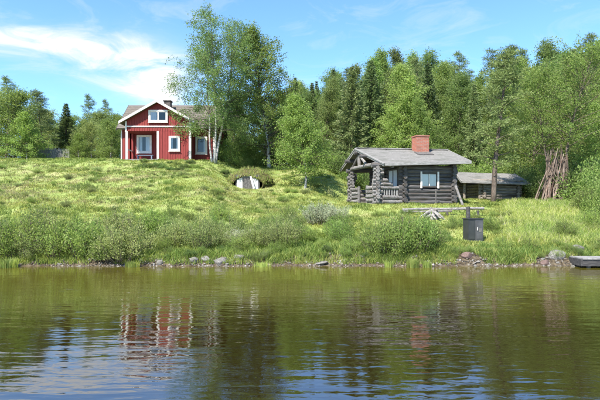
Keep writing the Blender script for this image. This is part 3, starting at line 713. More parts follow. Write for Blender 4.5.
stone(508, None, 21.5, .30, .17, 'flat grey boulder in the grass right of the utility box', rot=0.1)
rsn = stone_mesh(77, 'rusty_stone'); rsn.materials.clear(); rsn.materials.append(M['redstone'])
stone(467, None, 16.15, .20, .13, 'rust-coloured stone on the eroded bank below the utility box', mesh=rsn, rot=.4)
stone(545, None, 16.0, .16, .10, 'small rust-brown stone left of the big boulder by the jetty', mesh=rsn, rot=.4)
stone(320, None, 16.05, .26, .06, 'low flat slab of stone at the waterline in mid shore', rot=0)
for k in range(130):
    px = rs.uniform(5, 595)
    if 0 < px < 130 and rs.random() < .5: continue
    stone(px, None, 15.95+rs.uniform(-.15, .45), rs.uniform(.03,.10), rs.uniform(.02,.05), 'small grey stone scattered along the muddy waterline', 'small stones along the waterline')

# gravel and clods washed along the waterline: too small to pick apart
rq = np.random.default_rng(15); n = 5200
gxp = rq.uniform(-12, 12, n); gyp = 15.9+shore_off(gxp)+rq.normal(size=n)*.17; gzp = height(gxp, gyp); gs = .012+.035*rq.random(n)**2.5
oc = np.array([(1,0,0),(-1,0,0),(0,1,0),(0,-1,0),(0,0,1),(0,0,-1)], float)
V = (oc[None]*rq.uniform(.6,1.4,(n,6,1))+rq.normal(size=(n,6,3))*.25)*gs[:,None,None]*np.array([1.3,1.1,.75]); V += np.stack([gxp,gyp,np.maximum(gzp,-.03)],1)[:,None,:]
of = np.array([(0,2,4),(2,1,4),(1,3,4),(3,0,4),(2,0,5),(1,2,5),(3,1,5),(0,3,5)]); Fg = (np.arange(n)*6)[:,None,None]+of[None]
gc = np.array([(.05,.038,.026),(.13,.11,.085),(.24,.22,.195)])[rq.choice(3, n, p=[.5,.35,.15])]*rq.uniform(.7,1.2,(n,1))
mg, ntg, bg_ = new_mat('gravel'); ag = N(ntg, 'ShaderNodeAttribute', attribute_name='tint'); ntg.links.new(ag.outputs['Color'], bg_.inputs['Base Color']); bg_.inputs['Roughness'].default_value = .8
tag(link('gravel', np_mesh('gravel', V.reshape(-1,3), Fg.reshape(-1,3), np.repeat(gc,6,0)), mg), 'loose gravel and clods along the muddy waterline', 'gravel', None, 'stuff')

# ------------------------------------------------------------------ vegetation
GREEN = {
    'birch':  np.array([(0.125,0.178,0.044), (0.170,0.226,0.060), (0.222,0.270,0.085)]),
    'dark':   np.array([(0.082,0.132,0.038), (0.114,0.170,0.050), (0.155,0.206,0.070)]),
    'young':  np.array([(0.132,0.208,0.044), (0.180,0.258,0.060), (0.232,0.302,0.090)]),
    'olive':  np.array([(0.112,0.146,0.045), (0.152,0.188,0.060), (0.198,0.226,0.080)]),
    'spruce': np.array([(0.056,0.088,0.034), (0.082,0.118,0.042), (0.116,0.148,0.054)]),
    'pine':   np.array([(0.078,0.116,0.042), (0.110,0.150,0.054), (0.152,0.186,0.072)]),
    'willow': np.array([(0.160,0.205,0.066), (0.212,0.256,0.088), (0.272,0.306,0.120)]),
    'silver': np.array([(0.260,0.285,0.170), (0.325,0.340,0.215), (0.375,0.385,0.260)]),
    'bushy':  np.array([(0.130,0.196,0.046), (0.180,0.248,0.062), (0.232,0.292,0.088)]),
}
def leaves_mesh(name, P, size, pal, r_, aspect=0.55, axis=None, down=0.3, flat=0.0):
    """P (n,3) leaf centres -> one mesh of diamond leaves with a small tint of their own"""
    n = len(P)
    a = r_.normal(size=(n,3)); a[:,2] = a[:,2]*(1-flat) - down
    if axis is not None: a = axis + a*0.35
    a /= np.linalg.norm(a, axis=1, keepdims=True)
    b = r_.normal(size=(n,3)); b -= a*(b*a).sum(1, keepdims=True); b /= np.linalg.norm(b, axis=1, keepdims=True)
    s = size*r_.uniform(.7, 1.3, n)[:,None]
    V = np.stack([P-a*s*.5, P+b*s*.5*aspect+a*s*.05, P+a*s*.5, P-b*s*.5*aspect+a*s*.05], 1).reshape(-1,3)
    Fq = np.arange(4*n).reshape(n,4)
    t = r_.random(n)[:,None]; c = np.where(t < .5, pal[0]+(pal[1]-pal[0])*t*2, pal[1]+(pal[2]-pal[1])*(t*2-1))
    c = c*r_.uniform(.9,1.1,(n,1))
    return np_mesh(name, V, Fq, np.repeat(c, 4, 0))

def poly_at(pts, t):
    k = t*(len(pts)-1); i = min(int(k), len(pts)-2); return pts[i]+(pts[i+1]-pts[i])*(k-i)

def make_broadleaf(seed, Ht, cw, base=.25, trunks=1, nb=60, nt=12, nl=12, droop=.35, leaf=.10, pal='birch', prof='ovoid', r0=.13, spread=.5, lean=.05, gap=0.0, jit=.11, twl=(.35,.8), up=1.0):
    r_ = np.random.default_rng(seed); wood = MB(); P = []; stem = []
    for k in range(trunks):
        az = 2*math.pi*k/max(trunks,1)+r_.uniform(0,1); H_ = Ht*(1 if k == 0 else r_.uniform(.8,.97))
        pts = [np.array([0.12*math.cos(az)*(trunks>1), .12*math.sin(az)*(trunks>1), -.25])]
        d = np.array([math.cos(az)*spread*(trunks>1)*.35+r_.normal()*lean, math.sin(az)*spread*(trunks>1)*.35+r_.normal()*lean, 1.0])
        n = 12
        for i in range(n):
            d[:2] += r_.normal(size=2)*.05; d[:2] *= .96
            pts.append(pts[-1]+d/np.linalg.norm(d)*(H_+.25)/n)
        rad = [max(.012, r0*(1-i/n)**.85*(1 if k == 0 else .8)) for i in range(n+1)]; rad[0] *= 1.25
        f0 = len(wood.f); wood.tube(pts, rad, 8, jit=.05, rnd=random.Random(seed)); stem += list(range(f0, f0+8*5))
        nbk = nb//trunks
        for j in range(nbk):
            t = base+(0.985-base)*((j+r_.random())/nbk); s = (t-base)/(1-base)
            if prof == 'ovoid': w = (math.sin(math.pi*min(1, s*.78+.20)))**.8
            elif prof == 'cone': w = (1-s)**.75*min(1, .55+s*3)
            elif prof == 'vase': w = (math.sin(math.pi*min(1,s*.72+.26)))**.6
            else: w = min(1, .6+s*2.2)*(1-s)**.55
            if r_.random() < gap: continue
            L_ = cw*.66*max(w,.1)*r_.uniform(.62,1.12); a = j*2.39996+r_.uniform(-.5,.5)
            p0 = poly_at(pts, t); el = (0.45+0.75*s)*up+r_.normal()*.15
            dv = np.array([math.cos(a)*math.cos(el), math.sin(a)*math.cos(el), math.sin(el)]); bp = [p0]; m_ = 5
            for i in range(m_):
                dv = dv+np.array([0,0,-droop*.42*(i/m_+.15)])+r_.normal(size=3)*.10; dv /= np.linalg.norm(dv); bp.append(bp[-1]+dv*L_*1.15/m_)
            br = max(.010, rad[min(n, int(t*n))]*.45); wood.tube(bp, [br*(1-.85*i/m_) for i in range(m_+1)], 5, caps=False)
            ntk = max(3, int(nt*(.5+.7*w)))
            for q in range(ntk):
                u = .25+.75*r_.random()**.7; s0 = poly_at(bp, u); l = r_.uniform(*twl)*(1.1-.4*u)*min(1, .45+L_)
                tv = dv*.5+r_.normal(size=3)*.75+np.array([0,0,-droop*1.3]); tv /= np.linalg.norm(tv)
                e = s0+tv*l+np.array([0,0,-droop*.25*l])
                nn = int(nl*r_.uniform(.6,1.4)); tt = r_.random(nn)[:,None]**.8
                P.append(s0+(e-s0)*tt+r_.normal(size=(nn,3))*jit)
                if q % 3 == 0: wood.tube([s0, e], [br*.22+.003, .003], 3, caps=False)
    P = np.concatenate(P); P = P[P[:,2] > .25]
    tm = wood.mesh('trunk', True); mi = np.ones(len(tm.polygons), dtype=np.int32); mi[stem] = 0; tm.polygons.foreach_set('material_index', mi)
    tm['two_barks'] = 1
    return tm, leaves_mesh('crown', P, leaf, GREEN[pal], r_)

def make_spruce(seed, Ht, cw, base=.06, levels=34, per=6, pal='spruce', card=.20, r0=.14, thin=1.0, droop=.35, dens=15):
    r_ = np.random.default_rng(seed); wood = MB(); P = []; A = []
    wood.tube([(0,0,-.25),(0,0,Ht*.5),(0,0,Ht)], [r0*1.15, r0*.6, .012], 8)
    for i in range(levels):
        t = base+(1-base)*(i/levels)**.92; z = Ht*t; w = (1-t)**.85*min(1,.65+t*3)
        for k in range(per):
            if r_.random() > thin: continue
            a = i*1.1+2*math.pi*k/per+r_.uniform(-.3,.3); L_ = cw*.5*w*r_.uniform(.65,1.12)+.10
            el = .05+.75*t; bp = [np.array([0,0,z])]; dv = np.array([math.cos(a)*math.cos(el), math.sin(a)*math.cos(el), math.sin(el)])
            for s in range(4):
                dv = dv+np.array([0,0,-droop*(1-t)*.35]) + (np.array([0,0,.30]) if s == 3 else 0); dv /= np.linalg.norm(dv); bp.append(bp[-1]+dv*L_/4)
            wood.tube(bp, [.022*(1-t)+.008, .015*(1-t)+.006, .01, .006, .003], 4, caps=False)
            nn = max(8, int(dens*L_*4)); tt = .1+.9*r_.random(nn)**.8
            base_p = np.stack([poly_at(bp, q) for q in tt]); side = np.array([-math.sin(a), math.cos(a), 0])
            off = r_.uniform(-1,1,nn)[:,None]*(.10+.26*L_*(1-tt))[:,None]*side
            hang = -r_.random(nn)[:,None]*np.array([0,0,.22])*min(1,L_)
            P.append(base_p+off+hang+r_.normal(size=(nn,3))*.03)
            ax = dv*.6+off*1.3+np.array([0,0,-.35]); A.append(ax/np.linalg.norm(ax, axis=1, keepdims=True))
    P = np.concatenate(P); A = np.concatenate(A)
    return wood.mesh('trunk', True), leaves_mesh('crown', P, card, GREEN[pal], r_, aspect=.30, axis=A, down=0)

def make_pine(seed, Ht, cw, base=.45, nb=34, per=3, cards=46, pal='pine', card=.17, r0=.13, clump=.34, lean=.03):
    r_ = np.random.default_rng(seed); wood = MB(); P = []; A = []
    pts = [np.array([0,0,-.25])]; d = np.array([r_.normal()*lean, r_.normal()*lean, 1.0])
    for i in range(10):
        d[:2] += r_.normal(size=2)*.025; pts.append(pts[-1]+d/np.linalg.norm(d)*(Ht+.25)/10)
    rad = [max(.02, r0*(1-i/10)**.7) for i in range(11)]; wood.tube(pts, rad, 8, jit=.04, rnd=random.Random(seed))
    for j in range(nb):
        t = base+(.99-base)*(j+r_.random())/nb; s = (t-base)/(1-base); a = j*2.39996+r_.uniform(-.5,.5)
        L_ = cw*.5*(math.sin(math.pi*min(1,s*.68+.30))**.7)*r_.uniform(.55,1.1)+.15; el = .1+.7*s+r_.normal()*.15
        dv = np.array([math.cos(a)*math.cos(el), math.sin(a)*math.cos(el), math.sin(el)]); bp = [poly_at(pts,t)]
        for q in range(4):
            dv = dv+r_.normal(size=3)*.12+np.array([0,0,.06]); dv /= np.linalg.norm(dv); bp.append(bp[-1]+dv*L_/4)
        wood.tube(bp, [.035*(1-s)+.014,.022,.016,.01,.006], 5, caps=False)
        for q in range(per+1):
            c = poly_at(bp, 1-.75*(q/(per+.01))*r_.uniform(.6,1)) + (r_.normal(size=3)*.16 if q else 0)
            n = int(cards*r_.uniform(.7,1.3)); dd = r_.normal(size=(n,3)); dd[:,2] = dd[:,2]*.6+.25; dd /= np.linalg.norm(dd,axis=1,keepdims=True)
            P.append(c+dd*clump*r_.random((n,1))**.6*np.array([1,1,.62])); A.append(dd)
    return wood.mesh('trunk', True), leaves_mesh('crown', np.concatenate(P), card, GREEN[pal], r_, aspect=.22, axis=np.concatenate(A), down=0)

def make_shrub(seed, Ht, w, stems=26, nl=70, leaf=.075, pal='willow', aspect=.38, fill=.3, jit=.05):
    r_ = np.random.default_rng(seed); wood = MB(); P = []; A = []
    for k in range(stems):
        a = r_.uniform(0, 2*math.pi); rr = w*.5*math.sqrt(r_.random()); b = np.array([math.cos(a)*rr*.45, math.sin(a)*rr*.45, -.08])
        h = Ht*r_.uniform(.6,1.1)*(1-.55*(rr/(w*.5))**2); e = np.array([math.cos(a)*rr*1.05, math.sin(a)*rr*1.05, h])
        mid = (b+e)/2+r_.normal(size=3)*.06+np.array([0,0,.08*Ht]); pts = [b, mid, e]; wood.tube(pts, [.014,.009,.003], 4, caps=False)
        for q in range(5):
            u = r_.uniform(fill,1); s0 = poly_at(pts,u); tv = (e-b)/np.linalg.norm(e-b)+r_.normal(size=3)*.6; l = Ht*r_.uniform(.15,.35); e2 = s0+tv*l*.6
            wood.tube([s0, e2], [.006,.002], 3, caps=False); n = int(nl/5*r_.uniform(.6,1.4)); tt = r_.random((n,1))
            P.append(s0+(e2-s0)*tt+r_.normal(size=(n,3))*jit*Ht); A.append(np.tile(tv/np.linalg.norm(tv),(n,1)))
    P = np.concatenate(P); A = np.concatenate(A); ok = P[:,2] > .02
    return wood.mesh('stems', True), leaves_mesh('foliage', P[ok], leaf, GREEN[pal], r_, aspect=aspect, axis=A[ok]*.6+np.array([0,0,.25]), down=0)

def plant(kind_name, meshes, x, y, s, rz, label, cat, group=None, wood='bark', leafm='leaf', parts=('trunk','crown'), sz=1.0, dz=0):
    e = empty(kind_name, (x, y, hz(x,y)+dz), rz, label, cat, group); e.scale = (s, s, s*sz)
    to = link(parts[0], meshes[0], M[wood], e)
    if meshes[0].get('two_barks') and len(meshes[0].materials) == 1: meshes[0].materials.append(M['twig'])
    link(parts[1], meshes[1], M[leafm], e); return e
rv = random.Random(5)
def at(px, D): return (px-300)/FPX*D, D
def put(kind_name, meshes, Hm, px, ytop, D, label, group=None, wood='bark', leafm='leaf', wide=1.0, rz=None, cat='tree'):
    """ytop = image row of the top; the tree stands on the ground at distance D"""
    x, y = at(px, D); top = CAM_H+(HOR-ytop)/FPX*D; h = top-hz(x,y); s = h/Hm
    e = plant(kind_name, meshes, x, y, s, rv.uniform(0,6.28) if rz is None else rz, label, cat, group, wood, leafm)
    e.scale = (s*wide, s*wide, s); return e

# --- single trees that can be told apart
big = make_broadleaf(107, 10.5, 4.5, base=.25, trunks=3, nb=165, nt=17, nl=16, droop=.80, leaf=.10, pal='dark', prof='vase', r0=.092, spread=.5, gap=.08, jit=.10, twl=(.4,1.1))
put('birch_tree', big, 10.5, 214, 19, 35.6, 'tall airy weeping birch with pale forked trunks beside the red house', wood='birchbark', rz=.4, wide=1.08)
sec = make_broadleaf(102, 10, 5.0, base=.10, nb=140, nt=16, nl=16, droop=.45, leaf=.12, pal='young', prof='ovoid', r0=.14, jit=.13)
put('birch_tree', sec, 10, 269, 37, 38.8, 'dense dark green birch standing behind the root cellar', wood='birchbark')
yng = make_broadleaf(103, 6.2, 3.6, base=.16, nb=130, nt=16, nl=16, droop=.30, leaf=.10, pal='young', prof='cone', r0=.085, jit=.10)
put('birch_tree', yng, 6.2, 305, 92, 31.0, 'fresh green young birch alone on the slope right of the root cellar', wood='birchbark')
rgt = make_broadleaf(104, 10.5, 5.0, base=.36, trunks=2, nb=124, nt=15, nl=14, droop=.45, leaf=.115, pal='bushy', prof='ovoid', r0=.12, spread=.3, jit=.12)
put('birch_tree', rgt, 10.5, 556, 43, 30.5, 'big bright leafy tree growing out of the bundle of poles', wood='bark')
pf = make_pine(105, 8.0, 2.9, base=.26, nb=48, per=4, cards=46, pal='olive', r0=.15, clump=.38, lean=.0)
put('pine_tree', pf, 8.0, 493, 57, 29.2, 'slender pine whose bare trunk stands before the log shed', leafm='needle')

# --- kinds used for the woods
WB = [make_broadleaf(110+i, 10, cw, base=b*.6, nb=84, nt=13, nl=22, droop=dr_, leaf=.118, pal=pl_, prof=pf_, r0=.11, jit=.15) for i, (cw, b, dr_, pl_, pf_) in enumerate([(3.6,.16,.4,'birch','ovoid'), (3.2,.12,.3,'olive','cone'), (3.8,.18,.5,'bushy','cone'), (3.0,.2,.45,'dark','vase')])]
WS = [make_spruce(120+i, 10, cw, base=.05, levels=34, per=6, pal=pl_, card=.24, dens=14) for i, (cw, pl_) in enumerate([(3.6,'spruce'), (5.0,'pine'), (3.4,'pine')])]
WL = [make_broadleaf(180+i, 5.5, 4.2, base=.05, nb=80, nt=14, nl=15, droop=.35, leaf=.13, pal=p_, prof=q_, r0=.08, jit=.14) for i, (p_, q_) in enumerate([('birch','ovoid'), ('young','cone'), ('olive','ovoid')])]
WD = make_pine(170, 10, 4.4, base=.10, nb=64, per=4, cards=46, card=.21, clump=.46, r0=.14)
WP = [make_pine(130+i, 10, cw, base=b, nb=nb_, per=3, cards=42, card=.20, clump=.42, r0=.13) for i, (cw, b, nb_) in enumerate([(3.2,.45,34), (2.5,.55,26)])]

# left wood
put('birch_tree', WL[0], 5.5, 14, 96, 42.5, 'bright rounded broadleaf tree at the far left edge of the meadow', wood='birchbark', wide=1.1)
put('pine_tree', WP[0], 10, 6, 78, 47, 'pine top rising over the bright tree at the left edge', leafm='needle')
put('birch_tree', WL[1], 5.5, 28, 114, 41.5, 'low bushy birch at the left end of the grey fence', wood='birchbark', wide=1.1)
put('pine_tree', WD, 10, 45, 95, 49, 'dark broad conifer behind the grey fence', leafm='needle', wide=1.15)
put('spruce_tree', WS[2], 10, 66, 103, 51, 'pointed spruce behind the right end of the grey fence', leafm='needle', wide=1.7)
put('birch_tree', WL[1], 5.5, 78, 134, 43.5, 'small light green birch at the right end of the grey fence', wood='birchbark', wide=1.25)
put('pine_tree', WP[0], 10, 88, 96, 58, 'thin tall pine with tufted top halfway between fence and house', leafm='needle', wide=.9)
put('pine_tree', WP[0], 10, 109, 102, 60, 'thin far pine just left of the red house roof', leafm='needle', wide=.8)
put('birch_tree', WL[2], 5.5, 92, 124, 47, 'leafy birch below the thin tall pine left of the house', wood='birchbark', wide=1.0)
put('birch_tree', WL[0], 5.5, 110, 124, 45.5, 'pale green birch close to the left wall of the red house', wood='birchbark', wide=1.0)
put('birch_tree', WL[2], 5.5, 57, 128, 55, 'hazy birch between the two dark conifers behind the fence', wood='birchbark', wide=1.3)
for px, yt, D, k in ((70,120,54,0), (98,116,54,2), (84,122,53,1), (38,112,55,2), (116,118,56,0), (-14, 95, 52, 0), (-35, 110, 46, 2), (22, 112, 58, 2), (36, 122, 62, 1), (72, 126, 64, 2), (100, 122, 66, 0), (122, 126, 62, 2), (132, 130, 70, 1), (150,130,66,0), (-60, 100, 56, 0)):
    put('birch_tree', WL[k], 5.5, px, yt, D, 'hazy birch in the back row of trees left of the red house', 'back row of the left wood', wood='birchbark', wide=1.0)

# behind the house and the slope trees
for px, yt, D, k, lb in ((232, 92, 44, 3, 'dark birch between the tall weeping birch and the dense birch'), (218, 100, 48, 0, 'birch behind the right end of the red house'), (283, 92, 43, 3, 'dark green birch behind the young birch on its left'), (272, 112, 46, 1, 'low olive tree behind the dense birch'), (246, 110, 47, 2, 'leafy tree behind the root cellar mound')):
    put('birch_tree', WB[k], 10, px, yt, D, lb, wood='bark', wide=1.15)
for px, yt, D, k in ((200,120,52,1), (240,100,56,3), (262,96,55,0), (188,122,58,2), (225,110,60,1), (292,88,58,3)):
    put('birch_tree', WB[k], 10, px, yt, D, 'birch in the wood behind the tall birches right of the house', 'wood behind the tall birches', wood='bark', wide=1.2)

# right wood: front rows told apart, deeper rows alike
FRONT = [('spruce_tree', WS[1], 352, 66, 41, 'broad olive spruce left of the cabin roof ridge'), ('birch_tree', WB[1], 328, 74, 43, 'olive birch behind the young birch on its right'),
         ('birch_tree', WB[2], 386, 72, 40, 'bright birch behind the left half of the cabin roof'), ('spruce_tree', WS[1], 371, 60, 44, 'olive spruce directly above the left cabin gable'),
         ('birch_tree', WB[0], 408, 66, 41, 'birch just left of the orange chimney'), ('spruce_tree', WS[0], 428, 62, 44, 'dark spruce just right of the orange chimney'),
         ('birch_tree', WB[2], 440, 96, 38, 'smaller bright birch behind the right end of the cabin roof'), ('birch_tree', WB[3], 458, 74, 42, 'grey green birch above the gap between cabin and shed'),
         ('spruce_tree', WS[2], 474, 84, 40, 'narrow spruce left of the slender pine'), ('birch_tree', WB[2], 514, 78, 39, 'yellow green birch behind the shed roof'),
         ('pine_tree', WP[0], 508, 54, 47, 'tall pine rising right of the slender pine'), ('birch_tree', WB[0], 532, 68, 38, 'birch left of the tree in the pole bundle'),
         ('birch_tree', WB[1], 582, 50, 37, 'olive birch right of the tree in the pole bundle'), ('birch_tree', WB[2], 600, 96, 33, 'bright low birch at the right edge of the picture'),
         ('spruce_tree', WS[0], 312, 82, 47, 'dark spruce behind the young birch')]
for nm, me_, px, yt, D, lb in FRONT:
    put(nm, me_, 10, px, yt, D, lb, wood='bark', leafm='leaf' if nm == 'birch_tree' else 'needle', wide=1.1)
OUT = [(280,82),(290,76),(315,84),(332,70),(350,62),(375,60),(400,50),(418,52),(440,64),(462,68),(482,72),(500,60),(530,60),(555,50),(575,46),(600,50),(660,46)]
ox = [a for a, b in OUT]; oy = [b for a, b in OUT]
for row, (D, step, drop) in enumerate(((47, 21, 12), (54, 19, 4), (63, 17, 0), (74, 17, 6))):
    px = 288 + row*7
    while px < 665:
        yt = float(np.interp(px, ox, oy)) + drop + rv.uniform(-8, 12); c = rv.random(); D2 = D+rv.uniform(-2.5, 2.5)
        if c < .70: k = rv.randrange(4); put('birch_tree', WB[k], 10, px, yt, D2, 'birch deep in the wood behind the cabin and shed', 'birches of the right wood', wood='bark', wide=1.0)
        elif c < .86: put('spruce_tree', WS[rv.randrange(3)], 10, px, yt, D2, 'spruce deep in the wood behind the cabin and shed', 'spruces of the right wood', leafm='needle', wide=.85)
        else: put('pine_tree', WP[rv.randrange(2)], 10, px, yt-4, D2, 'pine deep in the wood behind the cabin and shed', 'pines of the right wood', leafm='needle', wide=.9)
        px += step*rv.uniform(.8, 1.2)

# undergrowth along the edge of the woods
UG = [make_shrub(140+i, 1.7, 1.9, stems=34, nl=120, leaf=.10, pal=p_, aspect=.55, fill=.12, jit=.09) for i, p_ in enumerate(('dark','bushy','birch'))]
for px, D, k, s in ((318,39,0,1.0),(338,37,0,1.1),(350,36,1,.9),(282,40.5,0,1.1),(240,40,1,1.1),(226,39.5,1,1.1),(233,38.5,1,.8),(252,39.5,2,.9),(244,38.2,2,.6),(272,40,2,.8),(372,36,0,1.1),(395,35,1,1),(330,42,0,1.4),(300,43,0,1.4),(256,42,0,1.3)):
    x, y = at(px, D); plant('undergrowth_bush', UG[k], x, y, s, rv.uniform(0,6), 'dark leafy bush at the foot of the wood between house and cabin', 'bush', 'undergrowth between house and cabin', 'twig', 'leaf', ('stems','foliage'))
for px, D, k, s in ((486,38,1,1.3),(496,40,0,1.5),(480,41,1,1.5),(505,38.5,0,1.3),(446,36,0,1.2),(468,37,1,1.2),(527,35,0,1.2),(536,33,0,1.0),(515,37,1,1.3),(545,35,1,1.3)):
    x, y = at(px, D); plant('undergrowth_bush', UG[k], x, y, s, rv.uniform(0,6), 'leafy bush crowding behind the log shed', 'bush', 'bushes behind the shed', 'twig', 'leaf', ('stems','foliage'))
for px, D, k, s in ((576,30,0,1.2),(590,28.5,1,1.3),(598,26,2,1.0),(584,33,0,1.6),(606,30,0,1.5),(572,34,0,1.5),(602,23,1,.8),(588,25,2,.7)):
    x, y = at(px, D); plant('undergrowth_bush', UG[k], x, y, s, rv.uniform(0,6), 'leafy bush at the right edge beyond the pole bundle', 'bush', 'bushes at the right edge', 'twig', 'leaf', ('stems','foliage'))

# --- shrubs on the bank
WI = [make_shrub(150+i, 1.15, 1.5, stems=40, nl=120, leaf=.066, pal=p_, aspect=.42, jit=.07, fill=.08) for i, p_ in enumerate(('willow','bushy','young','birch'))]
SV = make_shrub(160, .9, 1.3, stems=36, nl=100, leaf=.062, pal='silver', aspect=.36, jit=.06)
def shrub(me_, px, D, s, label, group=None, sz=1.0):
    x, y = at(px, D); plant('willow_shrub', me_, x, y, s, rv.uniform(0,6), label, 'shrub', group, 'twig', 'leaf', ('stems','foliage'), sz)
px = -14
while px < 134:
    shrub(WI[rv.randrange(4)], px, 16.4+rv.uniform(-.25,.4), rv.choice((.6,.8,.95,1.1,1.25)), 'grey green willow shrub in the thicket on the left bank', 'willow thicket on the left bank'); px += rv.uniform(11, 17)
px = -10
while px < 140:
    shrub(WI[rv.randrange(4)], px, 17.9+rv.uniform(-.3,.6), rv.choice((.5,.7,.85,1.0)), 'grey green willow shrub in the thicket on the left bank', 'willow thicket on the left bank'); px += rv.uniform(13, 20)
px = 140
while px < 300:
    shrub(WI[rv.choice((0,0,1,3,2))], px, 17.3+rv.uniform(-.4,1.6), rv.choice((.42,.55,.68,.82)), 'low willow shrub on the bank above the row of shore stones', 'low shrubs above the shore stones'); px += rv.uniform(5, 9)
for px, D, s, lb in ((236, 17.6, .72, 'silvery willow shrub above the row of shore stones'), (320, 20.2, 1.05, 'largest silvery willow shrub in the middle of the meadow'), (338, 20.8, .8, 'smaller silvery willow right of the largest silvery shrub'), (36, 16.5, .62, 'silvery willow low in the left bank thicket'), (16, 16.7, .5, 'small silvery willow at the left end of the thicket')):
    shrub(SV, px, D, s, lb)
for px, D, s, k in ((378,16.7,.85,1),(390,16.5,1.0,3),(404,16.6,1.1,3),(416,16.5,1.05,1),(428,16.7,.85,3),(398,17.2,1.05,3),(412,17.3,1.0,1)):
    shrub(WI[k], px, D, s, 'dense green shrub in the clump at the bank left of the utility box', 'shrub clump left of the utility box')
for px, D, s, lb in ((350,16.6,.42,'small dark shrub on the eroded bank in mid shore'), (455,21.0,.48,'low green shrub left above the utility box'), (489,20.4,.52,'low green shrub right behind the utility box'), (443,18.0,.40,'small round shrub between shrub clump and utility box'), (503,17.3,.45,'low shrub on the bank right of the utility box'), (565,19.0,.6,'leafy weed clump above the jetty'), (590,20.5,.75,'big leafy weed clump at the right edge above the jetty'), (530,17.2,.4,'small leafy clump above the big boulder'), (288,21.5,.6,'lone shrub on the slope below the young birch'), (262,19.0,.6,'rounded shrub on the slope below the root cellar')):
    shrub(WI[rv.choice((1,3))], px, D, s, lb)
for k in range(120):
    px = rv.uniform(-5, 345); D = rv.uniform(18.5, 35); 
    x, y = at(px, D); plant('dwarf_shrub', WI[rv.randrange(4)], x, y, rv.choice((.16,.2,.25,.3,.4)), rv.uniform(0,6), 'knee-high dwarf shrub scattered in the sloping meadow', 'shrub', 'dwarf shrubs in the meadow', 'twig', 'leaf', ('stems','foliage'), .65)
for k in range(60):
    px = rv.uniform(345, 600); D = rv.uniform(17.2, 24)
    if 455 < px < 490 and D < 20.5: continue
    x, y = at(px, D); plant('dwarf_shrub', WI[rv.choice((1,3,1,0))], x, y, rv.uniform(.18,.34), rv.uniform(0,6), 'low leafy weed clump in the grass below the cabin and shed', 'weed clump', 'weed clumps on the right meadow', 'twig', 'leaf', ('stems','foliage'), .8)

DK = make_shrub(190, .9, 1.5, stems=34, nl=90, leaf=.08, pal='dark', aspect=.5, jit=.06)
for k in range(18):
    px = rv.uniform(140, 238); D = rv.uniform(32.2, 35.6)
    if abs(px-212) < 4 and D > 35: continue
    x, y = at(px, D); plant('dwarf_shrub', DK, x, y, rv.uniform(.3,.6), rv.uniform(0,6), 'dark green low shrub on the crest below the red house', 'shrub', 'dark shrubs below the house', 'twig', 'leaf', ('stems','foliage'), .6)
for k in range(44):
    px = rv.uniform(130, 345); D = rv.uniform(16.7, 21.5)
    shrub(WI[rv.randrange(4)], px, D, rv.choice((.22,.3,.4,.5,.62)), 'lush low shrub on the green bank below the root cellar and birch', 'lush bank shrubs')
for k in range(56):
    px = rv.uniform(132, 600); D = 16.15+abs(rv.gauss(0,.4))
    if 455 < px < 490 and D > 17.5: continue
    x, y = at(px, D); plant('weed_clump', rv.choice((DK, WI[1], WI[3], WI[0])), x, y, rv.choice((.12,.16,.2,.28)), rv.uniform(0,6), 'small leafy weed clump at the lip of the muddy bank', 'weed clump', 'weed clumps on the lip of the bank', 'twig', 'leaf', ('stems','foliage'), .9)
